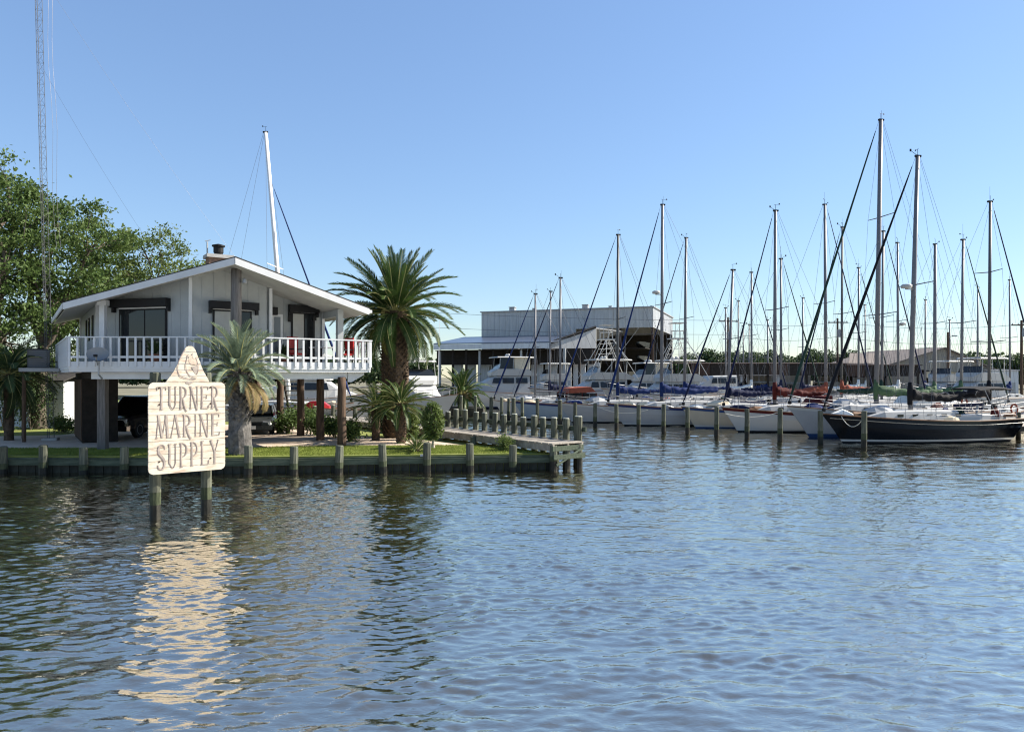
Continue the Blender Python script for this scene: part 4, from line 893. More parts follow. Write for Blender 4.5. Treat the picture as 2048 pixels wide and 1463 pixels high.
    if boom:
        bz = dz + 1.0; bl = .36 * L; be = Vector((mx + .1 + bl, 0, bz + .1))
        b = MB(); b.tube((mx + .1, 0, bz), be, .06, n=7); bo = b.build('boom', spar, t)
        if cover:
            n = 26; rg = random.Random(label + 'c'); pts = []; rs = []
            for i in range(n + 1):
                f = i / n; pts.append(Vector((mx + .06 + bl * .99 * f, rg.uniform(-.04, .04), bz + .1 + .1 * f + .2 * (1 - f) ** 2 - .08 * math.sin(3.1416 * f) + rg.uniform(-.035, .035)))); rs.append((.06 + .15 * (1 - f) ** .7) * rg.uniform(.8, 1.22))
            b = MB(); b.path(pts, rs, 9, sq=1.35); b.path([(mx, 0, bz - .25), (mx + .02, 0, bz + .5), (mx + .01, 0, bz + .95)], [.13, .16, .1], 8); b.build('sail_cover', cover, bo, True)
    if hm[0] is BLACKHULL:
        for s in (-1, 1): b = MB(); b.path([(r[2][0], s * (r[2][1] + .004), r[2][2] - .03) for r in G[1:]], .016, 4); b.build('cove_stripe', CREAM, t)
    if radar:
        z = wz(radar, d); x = mx + rk * (z - 1.5); b = MB(); b.lathe((x - .45, 0, z), [(.05, 0), (.27, .03), (.28, .17), (.2, .22), (.05, .24)], 14); b.box((x - .25, 0, z - .03), (.5, .1, .05)); b.build('radar_dome', GREYM if spar is ALUDARK else GEL, mast, True)
    # rails
    if pulpit:
        st = MB(); zz = .58
        for s in (-1, 1):
            ts = [.1, .22, .34, .46, .58, .7, .82, .94]
            P_ = []
            for f in ts:
                r = G[min(len(G) - 1, int(round(f ** .8 * (len(G) - 1))))][0]; y = r[1] - .05; st.tube((r[0], s * y, r[2]), (r[0], s * y, r[2] + zz), .014, n=5); P_.append((r[0], s * y, r[2]))
            for h in (.3, .57): st.path([(x, y, z + h) for x, y, z in P_], .007, 4, cap=False)
        r = G[min(len(G) - 1, int(round(.1 ** .8 * (len(G) - 1))))][0]
        st.path([(r[0], r[1] - .05, r[2] + zz), (.2, .1, zd(0) + zz + .05), (.05, 0, zd(0) + zz + .07), (.2, -.1, zd(0) + zz + .05), (r[0], -r[1] + .05, r[2] + zz)], .018, 6)
        r = G[-1][0]; st.path([(L * .93, r[1], r[2] + zz), (L - .06, r[1] * .8, r[2] + zz + .03), (L - .04, 0, r[2] + zz + .03), (L - .06, -r[1] * .8, r[2] + zz + .03), (L * .93, -r[1], r[2] + zz)], .018, 6)
        st.build('lifeline_rail', STEEL, t)
    if detail > 1: clutter(t, L, B, zd, bd, G, random.Random(label + 'k'))
    if dodger:
        x = .66 * L; z = zd(.66) + .45; w_ = B * .27; b = MB(); b.loft([[(x - .7, -w_, z), (x - .65, -w_ * .9, z + .12), (x - .65, w_ * .9, z + .12), (x - .7, w_, z)], [(x - .1, -w_, z), (x - .1, -w_ * .95, z + .62), (x - .1, w_ * .95, z + .62), (x - .1, w_, z)], [(x + .5, -w_, z + .1), (x + .5, -w_ * .95, z + .66), (x + .5, w_ * .95, z + .66), (x + .5, w_, z + .1)]]); b.build('dodger', dodger, t)
    if bimini:
        x = .86 * L; z = zd(.86) + 1.75; w_ = B * .33; b = MB(); b.loft([[(x + o, -w_, z - .1 - dz_), (x + o, -w_ * .6, z - dz_), (x + o, w_ * .6, z - dz_), (x + o, w_, z - .1 - dz_)] for o, dz_ in ((-1.1, .1), (-.4, 0), (.4, 0), (1.1, .1))]); b.build('bimini', bimini, t)
        f = MB()
        for s in (-1, 1):
            for o in (-.9, .9): f.tube((x, s * w_, zd(.86)), (x + o, s * w_, z - .1), .016, n=5)
        f.build('bimini_frame', STEEL, t)
    return t
W_ = [GEL, GEL, GEL, BOTTOM]
# front row, bows to the left
sailboat('large black hulled sailboat nearest the camera with black sail cover', 1820, 39.2, 312, L=11.5, B=3.25, fb=1.12, hm=[BLACKHULL, BLACKHULL, GEL, BOTTOM], mp=.465, cover=BLACKC, jib=BLACKC, rake=2.0, spreaders=1, radar=577, bimini=BLACKC, jr=.085, mw=.125)
sailboat('white sailboat with the tallest mast directly behind the black one', 1752, 43.0, 240, L=12.6, B=3.5, fb=1.3, hm=[GELGREY, GEL, BOTBLUE, BOTBLUE], mp=.46, cover=GREENC, jib=DGREENC, rake=1.1, spreaders=2, jr=.075, dodger=WHITEC, mw=.135)
sailboat('white sailboat with maroon sail cover in the middle of the row', 1549, 46.6, 422, L=10.2, B=3.2, fb=1.12, hm=[GEL, REDC, GEL, BOTTOM], mp=.36, cover=REDC, jib=NAVYC, rake=.3, radar=False, dodger=REDC, mw=.11)
sailboat('cream sailboat with blue hull stripe and navy sail cover', 1455, 50.0, 540, L=9.4, B=3.0, fb=1.05, hm=[CREAM, BOTBLUE, GEL, BOTBLUE], mp=.36, cover=NAVYC, jib=NAVYC, spar=ALU, rake=2.5)
sailboat('long white sailboat with navy sheer stripe and blue sail cover', 1323, 52.5, 410, L=12.2, B=3.5, fb=1.15, hm=[GELGREY, NAVY, GEL, BOTTOM], mp=.34, cover=BLUEC, jib=BLUEC, rake=.3, radar=588, mw=.12, jr=.07)
sailboat('white sailboat with a dark mast and long blue furled jib', 1235, 56.2, 470, L=10.6, B=3.2, fb=1.12, hm=[GELGREY, GEL, GEL, BOTTOM], mp=.45, cover=BLUEC, jib=BLUEC, spar=ALUDARK, rake=.2, jr=.06, mw=.115)
sailboat('cream sailboat with navy jib behind the long blue covered boat', 1369, 63.0, 476, L=11.2, B=3.4, fb=1.2, hm=[CREAM, GEL, NAVY, BOTTOM], mp=.4, cover=BLUEC, jib=NAVYC, rake=.6, mw=.13)
sailboat('pale blue sailboat with navy sheer stripe behind the dock end', 1120, 60.2, 556, L=10.0, B=3.1, fb=1.1, hm=[PALEBLUE, NAVY, GEL, BOTTOM], mp=.4, cover=None, jib=NAVYC, rake=.2, jr=.06)
sailboat('small white sailboat with a blue jib furthest left in the row', 1070, 64.2, 588, L=9.4, B=3.0, fb=1.05, hm=W_, mp=.4, cover=None, jib=BLUEC, rake=.2, jr=.06)
sailboat('white sailboat with slim mast between the two left boats', 1099, 69.5, 583, L=9.8, B=3.0, fb=1.1, hm=W_, mp=.4, cover=NAVYC, jib=None, rake=.6, mw=.085)
# second row, bows to the right
far = dict(left=False, detail=1, pulpit=True)
sailboat('white sailboat under the rightmost tall dark mast with two spreader pairs', 1978, 45.5, 404, L=11.0, mp=.4, cover=BLACKC, jib=NAVYC, spar=ALUDARK, rake=-.4, spreaders=2, **far)
sailboat('white sailboat with dark furled jib left of the far right mast', 1922, 50.5, 480, L=10.2, mp=.4, cover=GREENC, jib=DGREENC, spar=ALU, rake=-.9, **far)
sailboat('white sailboat with green sail cover right of the black boat mast', 1869, 57.5, 489, L=10.4, mp=.4, cover=GREENC, jib=None, rake=-.3, mw=.13, **far)
sailboat('white sailboat with light mast between the two tallest masts', 1797, 63, 486, L=10.2, mp=.4, cover=WHITEC, jib=None, rake=.4, radar=650, **far)
sailboat('white sailboat with dark mast close behind the tallest mast', 1763, 55, 463, L=10.4, mp=.4, cover=DGREENC, jib=NAVYC, rake=-.7, **far)
sailboat('white sailboat with a short slim mast and dark jib leading right', 1717, 69, 536, L=10.0, mp=.4, cover=WHITEC, jib=DGREENC, rake=-.1, **far)
sailboat('white sailboat with brick orange cover and dark jib leading right', 1652, 57, 410, L=11.2, mp=.4, cover=ORANGEC, jib=NAVYC, rake=.4, mw=.12, **far)
sailboat('white sailboat with a dark mast whose jib leads left', 1683, 61.5, 455, left=True, L=10.6, mp=.4, cover=ORANGEC, jib=NAVYC, rake=.3, spar=ALUDARK, detail=1)
sailboat('white sailboat with slim mast hidden behind the maroon covered boat', 1562, 61, 518, L=10.0, mp=.4, cover=NAVYC, jib=DGREENC, rake=0, **far)
sailboat('white sailboat with thin mast left of the maroon covered boat mast', 1503, 67, 545, L=9.8, mp=.4, cover=WHITEC, jib=NAVYC, rake=0, **far)
for i, (px, d, yt) in enumerate(((1452, 86, 616), (1476, 92, 602), (1487, 98, 652), (1498, 96, 650), (1536, 90, 640), (1605, 84, 596), (1731, 92, 610), (1850, 82, 600), (1900, 92, 640), (1955, 86, 575), (2020, 84, 560))):
    sailboat(['small far sailboat with a bare pole mast over the dark covered slips', 'small far sailboat with a taller mast over the dark slips', 'tiny far sailboat, left one of a close pair of masts', 'tiny far sailboat, right one of a close pair of masts', 'small far sailboat just left of the maroon covered boat', 'small far sailboat standing over the far tree line', 'small far sailboat left of the tallest mast', 'small far sailboat before the tan shed, left of two', 'small far sailboat before the tan shed peak', 'small far sailboat just left of the far right mast', 'small far sailboat at the right edge of the view'][i], px, d, yt, left=bool(i % 2), L=8.8 - .1 * (i % 3), B=2.8, fb=1.0, cover=[WHITEC, BLUEC, NAVYC][i % 3], jib=None, rake=.3, detail=1, cab=True, pulpit=False, group='distant sailboats', mw=.1)
# sailboat behind the house, bow to the right
sailboat('large sailboat behind the house with raked white mast and blue jib', 577, 51.0, 264, L=12.0, B=3.6, fb=1.2, hm=[GEL, GEL, GEL, BOTTOM], mp=.38, cover=WHITEC, jib=BLUEC, rake=4.9, left=False, jtop=.97, frac=.83, az=R(176), mw=.16, jr=.075, spar=mat('white_spar', (.72, .7, .68), .4))

# maroon awning on the boat behind the dock end, sunlit top coloured in brick
def awning():
    d = 60.2; x = wx(1158, d - 1.0); t = thing('cockpit_awning', 'maroon canvas awning with its sunlit top coloured brick red over a sailboat cockpit', 'awning', (x, d + .9, 1.1), BA)
    b = MB(); b.loft([[(-1.3, y, 1.0), (-.95, y, 1.42), (.75, y, 1.52), (1.2, y, 1.1)] for y in (-1.35, 1.35)]); b.build('canopy', ORANGEC, t)
    for y in (-1.33, 1.33):
        b = MB(); b.prism([(-1.45, y, .0), (1.55, y, .0), (1.5, y, .42), (-1.4, y, .42)], (0, .03, 0)); b.build('side_cloth', REDC, t)
        for k in range(4):
            b = MB(); b.prism([(-1.3 + .66 * k, y, .42), (-.68 + .66 * k, y, .42), (-.68 + .66 * k, y, 1.0), (-1.3 + .66 * k, y, 1.0)], (0, .02, 0)); b.build('clear_panel', GLASS, t)
        for xx in (-1.3, .02, 1.2): b = MB(); b.tube((xx, y, -.1), (xx, y, 1.05), .03); b.build('pole', REDC, t)
awning()

# ---- motor yachts
def yacht(label, px, d, left=True, L=13.0, B=4.2, fb=1.5, az=None, tower=False, enclosure=None, outriggers=False, radar=True, fly=True, name='motor_yacht', hz=0.0, house_m=GEL):
    a = (BA if left else BA + math.pi) if az is None else az; ad = Vector((math.cos(a), math.sin(a))); P = Vector((wx(px, d), d)) - ad * (L * .52)
    t = thing(name, label, 'motor yacht', (P.x, P.y, 0), a, 'motor yachts by the boat shed')
    zd, bd, G = hull(L, B, fb, t, [GEL, GEL, NAVY, BOTTOM], sheer=.55, stern=.92, rake=.17, trans_rake=.02, sp=2.2)
    z0 = fb
    c = cabin(t, 'deckhouse', [(L * .26, B * .16, B * .1, zd(.26) - .1, zd(.26) + .1), (L * .4, B * .36, B * .28, z0 - .1, z0 + .85 + hz), (L * .47, B * .4, B * .34, z0 - .1, z0 + 1.45 + hz), (L * .72, B * .4, B * .35, z0 - .1, z0 + 1.5 + hz)], house_m, .1)
    for s in (-1, 1):
        for k, (f0, f1) in enumerate(((.43, .5), (.515, .6), (.615, .7))):
            b = MB(); zc = z0 + .95 + hz; b.prism([(L * f0 + .12 * (k == 0), s * B * .372, zc - .3), (L * f1, s * B * .385, zc - .3), (L * f1, s * B * .362, zc + .28), (L * f0 + .3 * (k == 0), s * B * .352, zc + .28)], (0, s * .03, 0)); b.build('window', GLASS, c)
    zf = z0 + 1.5 + hz
    if fly:
        f = cabin(t, 'flybridge', [(L * .44, B * .22, B * .26, zf - .05, zf + .35), (L * .48, B * .38, B * .4, zf - .05, zf + .72), (L * .7, B * .38, B * .4, zf - .05, zf + .7), (L * .77, B * .38, B * .39, zf - .05, zf + .2)], house_m, .05)
        b = MB(); b.loft([[(x, -B * .4 * k, zf + 1.95 + o), (x, B * .4 * k, zf + 1.95 + o), (x, B * .36 * k, zf + 2.06 + o), (x, -B * .36 * k, zf + 2.06 + o)] for x, k, o in ((L * .45, .6, -.04), (L * .48, .95, 0), (L * .72, 1, 0), (L * .76, .9, -.04))]); ht = b.build('hardtop', GEL, t)
        for s in (-1, 1):
            for x in (.5, .6, .72): b = MB(); b.tube((L * x - .1, s * B * .37, zf + .6), (L * x, s * B * .35, zf + 1.96), .035, n=6); b.build('hardtop_post', GEL, t)
            if enclosure:
                for x0, x1 in ((.5, .6), (.605, .72)): b = MB(); b.prism([(L * x0, s * B * .365, zf + .7), (L * x1, s * B * .365, zf + .7), (L * x1, s * B * .35, zf + 1.95), (L * x0, s * B * .35, zf + 1.95)], (0, .012, 0)); b.build('curtain', enclosure if x0 > .55 else GLASS, t)
        if enclosure: b = MB(); b.prism([(L * .722, -B * .36, zf + .7), (L * .722, B * .36, zf + .7), (L * .722, B * .35, zf + 1.94), (L * .722, -B * .35, zf + 1.94)], (.015, 0, 0)); b.build('curtain', enclosure, t)
        b = MB(); b.prism([(L * .485, -B * .35, zf + .7), (L * .485, B * .35, zf + .7), (L * .51, B * .33, zf + 1.3), (L * .51, -B * .33, zf + 1.3)], (.015, 0, 0)); b.build('windscreen', GLASS, t)
        if radar:
            for yy in (-.4, .5): b = MB(); b.lathe((L * .58, yy, zf + 2.06), [(.08, 0), (.24, .04), (.25, .16), (.16, .28), (.03, .34)], 12); b.build('radar_dome', GEL, ht, True)
        for yy in (-B * .3, B * .3): b = MB(); b.tube((L * .7, yy, zf + 2.05), (L * .72, yy * 1.05, zf + 4.4), .014, .006, 5); b.build('antenna', GEL, ht)
        if tower:
            zt = zf + 4.1; q = B * .16
            for s in (-1, 1):
                for xb, xt in ((.42, .58), (.55, .585), (.72, .63), (.8, .64)): b = MB(); b.tube((L * xb, s * B * .42, zf if xb in (.42, .8) else zf + 2), (L * xt, s * q, zt), .035, n=6); b.build('tower_leg', GEL, t)
                for zz in (.3, .55, .8): b = MB(); b.tube((L * .56 + .1, s * (B * .35 * (1 - zz) + q * zz), zf + 2 + 2.1 * zz), (L * .68 - .3 * zz, s * (B * .35 * (1 - zz) + q * zz), zf + 2 + 2.1 * zz), .024, n=5); b.build('tower_rung', GEL, t)
                b = MB(); b.tube((L * .56, s * B * .33, zf + 2.1), (L * .64, s * q * 1.3, zt - .5), .024, n=5); b.build('tower_brace', GEL, t)
            b = MB(); b.box((L * .6, 0, zt), (1.5, 1.5, .1)); b.build('tower_platform', GEL, t)
            b = MB()
            for k in range(8): an = k * .785; b.tube((L * .6 + .7 * math.cos(an), .7 * math.sin(an), zt), (L * .6 + .62 * math.cos(an), .62 * math.sin(an), zt + .75), .022, n=5)
            b.path([(L * .6 + .62 * math.cos(k * .5236), .62 * math.sin(k * .5236), zt + .75) for k in range(13)], .03, 5); b.build('tower_rail', GEL, t)
            b = MB(); b.box((L * .6, 0, zt + 1.5), (1.3, 1.4, .06)); b.build('tower_top', GEL, t)
            for s in (-1, 1):
                for o in (-.5, .5): b = MB(); b.tube((L * .6 + o, s * .55, zt + .05), (L * .6 + o, s * .6, zt + 1.5), .025, n=5); b.build('tower_post', GEL, t)
    if outriggers:
        for s in (-1, 1): b = MB(); b.tube((L * .5, s * B * .45, zf), (L * .78, s * B * 1.0, zf + 6.0), .035, .012, 6); b.build('outrigger', GEL, t)
    b = MB()
    for s in (-1, 1): b.path([(G[k][0][0], s * (G[k][0][1] - .06), G[k][0][2] + .65) for k in (1, 4, 7, 10, 12)], .02, 5)
    for k in (2, 5, 8, 11):
        for s in (-1, 1): x, y, z = G[k][0]; b.tube((x, s * (y - .06), z), (x, s * (y - .06), z + .65), .016, n=5)
    b.build('bow_rail', STEEL, t)
    return t
yacht('white sport fishing yacht with dark windows and outriggers beside the big palm', 836, 64, az=R(128), L=12, fb=1.3, outriggers=True, hz=.0)
yacht('white flybridge yacht with cream canvas enclosure behind the small palm', 1000, 82.0, enclosure=TANC, L=15, B=4.6, fb=1.6, hz=.5)
yacht('white fishing yacht with a tall tuna tower before the boat shed', 1192, 76.5, tower=True, L=14, B=4.4, fb=1.5, hz=.2, outriggers=True)
yacht('second white fishing yacht with a tower, right of the boat shed opening', 1335, 71.0, tower=True, L=13.0, B=4.2, enclosure=None, outriggers=True)
yacht('white cabin cruiser lying before the left end of the dark covered slips', 1425, 81, L=11, B=3.8, fly=False, hz=.6)
yacht('white motor yacht seen under the house between the stilts', 640, 62, az=R(185), L=12, B=4, hz=.2)
yacht('white cruiser with a pale hardtop near the right edge', 1945, 66, L=10.5, B=3.6, hz=.1, radar=False)
yacht('white cruiser with hardtop before the tan shed doors', 1885, 74, L=10.5, B=3.6, hz=.0, radar=False)
for i, (px, d, nm) in enumerate(((1470, 93.5, 'white cruiser berthed bow out under the left end of the covered slips'), (1535, 93, 'white cruiser under the covered slips, second from the left end'), (1600, 93.5, 'white cruiser under the covered slips, third from the left end'), (1660, 93, 'white cruiser under the covered slips beside the tan roofed shed'))):
    yacht(nm, px, d, az=R(92 + 4 * i), L=8.5 + .4 * i, B=3.1, fb=1.2, fly=False, hz=.15 * (i % 2), house_m=[GEL, CREAM][i % 2])
yacht('white flybridge yacht deep in the boat shed left of the tuna tower', 1095, 92, L=11, B=3.8, radar=False, hz=.1)
yacht('white express yacht with an arch right of the tuna tower boat', 1285, 84, L=12, B=4.0, enclosure=TANC, hz=.0)
# small white runabout with red canvas behind the stilts
def runabout():
    d = 47.5; t = thing('runabout', 'small red and white runabout on blocks behind the stilts', 'boat', (wx(596, d), d, .55), R(8))
    hull(5.6, 2.1, .75, t, [GEL, GEL, GEL, GEL], rake=.16, stern=.9)
    b = MB(); b.loft([[(x, -.9 * k, z), (x, -.6 * k, z + h), (x, .6 * k, z + h), (x, .9 * k, z)] for x, k, z, h in ((.3, .4, .95, .1), (.8, .75, .85, .45), (1.5, .85, .8, .55), (2.0, .8, .8, .2))]); b.build('canvas_cover', REDP, t)
    b = MB(); b.box((5.75, 0, .75), (.4, .4, .75)); b.build('outboard', BLACKM, t)
runabout()

# ---- mooring pilings before the sailboats
row = [(17.2, 36.2)] ; a0 = Vector((17.2, 36.2)); a1 = Vector((5.6, 51.6))
pxs = [1728, 1641, 1560, 1494, 1433, 1375, 1327, 1277, 1233, 1190, 1150]
for i, px in enumerate(pxs):
    r_ = (px - X0) / FPX; e = a1 - a0; s = (r_ * a0.y - a0.x) / (e.x - r_ * e.y); P = a0 + e * s
    h = [1.75, 1.68, 1.72, 1.62, 1.68, 1.6, 1.7, 1.6, 1.62, 1.58, 1.6][i]
    o = link('mooring_piling', piling_data(h, .135, i % 4, False), None, (P.x, P.y, 0), (random.uniform(-.015, .015), random.uniform(-.015, .015), i))
    tag(o, ['thick weathered piling standing right before the black hull', 'piling before the bow of the black sailboat'][i] if i < 2 else ORD[i] + ' mooring piling counted leftward from the black hull', 'piling', 'mooring pilings before the sailboats')
for i, (px, d, h) in enumerate(((1120, 54.5, 1.75), (1075, 56, 1.75), (1045, 57, 1.85), (1027, 57.5, 1.8), (1017, 60, 1.7), (1003, 58.5, 1.8), (982, 59, 1.85), (950, 60, 1.85), (922, 61, 1.9), (893, 62, 1.85))):
    o = link('mooring_piling', piling_data(h, .13 if i % 3 else .16, i % 4), None, (wx(px, d), d, 0), (random.uniform(-.02, .02), random.uniform(-.02, .02), i)); tag(o, ORD[i] + ' far piling counted leftward along the line beyond the dock', 'piling', 'far pilings beyond the dock')
# mooring lines
for i, (p, q, s, lb) in enumerate((((16.85, 37.9, 1.45), (17.2, 36.2, 1.4), .5, 'slack mooring line hanging over the black bow'), ((15.5, 41.6, 1.6), (12.3, 42.6, 1.3), .3, 'mooring line from the tall masted boat to its piling'), ((6.1, 51.5, 1.3), (8.7, 47.5, 1.3), .3, 'mooring line from the blue covered boat to a piling'))):
    b = MB(); b.path(sag(p, q, s), .018, 5); tag(b.build('mooring_line', ROPE), lb, 'rope', 'mooring lines')
# finger dock at the right
def plank_dock(label, p, q, wid, z, name='dock'):
    P = Vector(p); Q = Vector(q); L = (Q - P).length; a = math.atan2((Q - P).y, (Q - P).x); t = thing(name, label, 'dock', (P.x, P.y, 0), a)
    n = int(L / .3); b = MB(); b.box((0, 0, 0), (L / n - .02, wid, .05)); me = b.mesh('plank', DOCKW)
    for i in range(n): link('plank', me, t, (L / n * (i + .5), 0, z - .025))
    for y in (-wid / 2 + .05, wid / 2 - .05): b = MB(); b.box((L / 2, y, z - .17), (L, .08, .22)); b.build('stringer', DOCKW, t)
    for k in range(int(L / 3) + 1):
        for y in (-wid / 2 - .1, wid / 2 + .1): link('piling', piling_data(z + .7, .13, k % 4), t, (min(L - .1, k * 3 + .1), y, 0), (0, 0, k))
    return t
plank_dock('finger dock at the right edge behind the black stern', (28.0, 39.2), (36, 40.9), 1.3, .72)
plank_dock('long main dock running behind the sterns of the sailboats', (31.0, 36.5), (17.0, 62.5), 1.8, .72)
plank_dock('grey dock seen between the stilts and the big palm', (-14.5, 47.2), (-7.2, 43.9), 1.6, .95)
# ================================================================ BUILDINGS AND BACKGROUND
def ribbed(b, p, q, z0, z1, th=.12, step=.9, mi=0): pass
def warehouse():
    C = Vector((wx(1306, 112), 112)); Lp = Vector((wx(963, 121.5), 121.5)); Rp = Vector((wx(1356, 121.5), 121.5))
    e = (C - Lp).normalized(); W = (C - Lp).length; n = Vector((e.y, -e.x)); a = math.atan2(e.y, e.x)
    t = thing('boat_warehouse', 'large pale metal boat storage building with an open dark front', 'warehouse', (Lp.x, Lp.y, .7), a)
    H = 13.3; D = 22.0; zb = wz(655, 113) - .7
    # upper walls as ribbed sheets: front, right end, back, left
    def wall(name, p, q, z0, z1, m):
        p = Vector(p); q = Vector(q); L = (q - p).length; d = (q - p) / L; nn = Vector((d.y, -d.x)); k = max(1, round(L / 3.0))
        par = None
        for i in range(k):
            s = p + d * (L * i / k); f = p + d * (L * (i + 1) / k - .03); b = MB(); b.prism([(*s, z0), (*f, z0), (*f, z1), (*s, z1)], (-nn.x * .12, -nn.y * .12, 0)); o = b.build(name, m, t)
            for j in range(5):
                c = s + (f - s) * ((j + .5) / 5) + nn * .02; b = MB(); b.box((c.x, c.y, (z0 + z1) / 2), (.12, .05, z1 - z0 - .05), math.atan2(d.y, d.x)); b.build('rib', m, o)
    wall('wall_panel', (0, 0), (W - 12, 0), wz(672, 117) - .7, H, SIDING); wall('wall_panel', (W - 12, 0), (W, 0), zb, H, SIDING); wall('wall_panel', (W, 0), (W, D), zb, H - .01, SIDINGW); wall('wall_panel', (0, D), (0, 0), 0, H, SIDING)
    b = MB(); b.box((W / 2, D, (H - .7) / 2), (W, .15, H - .7)); b.build('wall_panel', SIDING, t)
    b = MB(); b.prism([(-.2, -.2, H), (W + .2, -.2, H), (W + .2, D + .2, H), (-.2, D + .2, H)], (0, 0, .16)); rf = b.build('roof', ROOFM, t)
    for x, s in ((wx(1017, 117) - Lp.x + .2, 1.0), (8.4, .6), (17.0, 1.0), (21.0, .55), (W - .6, .35)):
        b = MB(); b.box((x, 2.2, H + .16 + s * .3), (s * .9, s * .9, s * .65)); b.box((x, 2.2, H + .2 + s * .7), (s * 1.05, s * 1.05, s * .12)); b.build('roof_vent', GREYM, rf)
    # open front: columns and boat racks
    for x in (W - .15, W - 5.0, W - 9.2):
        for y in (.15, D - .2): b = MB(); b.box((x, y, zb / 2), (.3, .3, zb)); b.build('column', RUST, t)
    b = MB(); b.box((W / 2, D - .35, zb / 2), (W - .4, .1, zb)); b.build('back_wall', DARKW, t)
    for i in range(4):
        for z in (2.6, 5.0, 7.2):
            b = MB(); b.box((W - 2.4 - 2.4 * i, 4, z), (2.1, 6, .12)); b.build('rack_beam', DARKW, t)
            if (i + int(z)) % 2: b = MB(); b.loft([[(W - 2.4 - 2.4 * i - w_, y, z + .1 + dz), (W - 2.4 - 2.4 * i + w_, y, z + .1 + dz), (W - 2.4 - 2.4 * i + w_ * 1.2, y, z + 1), (W - 2.4 - 2.4 * i - w_ * 1.2, y, z + 1)] for y, w_, dz in ((1.2, .12, .6), (2.6, .6, .2), (6.5, .75, 0))]); b.build('racked_hull', CARGREY, t)
    # low shed roof in front of the left half, sloping parapet on its right
    xr = wx(1108, 101) ; zf = wz(697, 101) - .7; zt2 = wz(668, 110) - .7
    def loc(X, Y): d = Vector((X, Y)) - Lp; return d.dot(e), d.dot(-n)
    fl = loc(wx(855, 103), 103); fr = loc(wx(1100, 99), 99); y0 = fr[1]
    b = MB(); b.prism([(fl[0], y0, zf + .75), (fr[0], y0, zf + .75), (fr[0] + 4, -.2, zt2 + .1), (fl[0] - 3, -.2, zt2 + .1)], (0, 0, .15)); sr = b.build('shed_roof', mat('blue_grey_roof', (.1, .12, .17), .3, .15, .6, metal=.5), t)
    b = MB(); b.prism([(fl[0], y0 - .06, zf), (fr[0], y0 - .06, zf), (fr[0], y0 - .06, zf + .72), (fl[0], y0 - .06, zf + .72)], (0, .05, 0)); b.build('shed_fascia', SIDINGW, t)
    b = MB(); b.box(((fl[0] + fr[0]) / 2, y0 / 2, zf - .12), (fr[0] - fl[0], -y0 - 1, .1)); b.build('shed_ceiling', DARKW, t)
    # sloping gable panel
    p = [loc(wx(px, d), d) + (wz(py, d) - .7,) for px, py, d in ((1090, 697, 100.5), (1090, 690, 100.5), (1192, 655, 103.5), (1192, 696, 103.5))]
    b = MB(); b.prism(p, (0, .15, 0)); b.build('gable_panel', SIDING, t)
    b = MB(); b.tube(Vector(p[1]) + Vector((0, -.1, .1)), Vector(p[2]) + Vector((0, -.1, .1)), .18, n=4); b.build('gable_trim', BLACKM, t)
    b = MB(); b.prism([Vector(p[1]), Vector(p[2]), Vector(p[2]) + Vector((2, 9, 0)), Vector(p[1]) + Vector((2, 9, 0))], (0, 0, -.12)); b.build('shed_roof', ROOFM, t)
    # dark sheets standing in for the shaded shed interior, columns, pale rear wall panels
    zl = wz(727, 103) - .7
    b = MB(); b.box(((fl[0] + fr[0]) / 2 + 2, y0 + 3.2, (zl + zf) / 2 - .1), (fr[0] - fl[0] + 6, .2, zf - zl)); b.build('interior_shade_sheet', DARKW, t)
    b = MB(); b.box(((p[0][0] + p[3][0]) / 2, p[0][1] + 2.6, (zl + zf) / 2 - .1), (p[3][0] - p[0][0] + 1, .2, zf - zl)); b.build('interior_shade_sheet', RUST, t)
    x = fl[0] + .5; k = 0
    while x < p[3][0] + .2:
        b = MB(); b.box((x, y0 + 1.0, zf / 2), (.28, .28, zf)); b.build('column', DARKW if k % 3 else GREYM, t)
        b = MB(); b.prism([(x + .16, y0 + 4.9, 0), (x + 1.9, y0 + 4.9, 0), (x + 1.9, y0 + 4.9, zl + .1), (x + .16, y0 + 4.9, zl + .1)], (0, .1, 0)); o = b.build('rear_panel', SIDINGW, t)
        for j in range(4): b = MB(); b.box((x + .35 + .42 * j, y0 + 4.86, zl / 2), (.07, .05, zl)); b.build('rib', SIDINGW, o)
        x += 2.05; k += 1
warehouse()

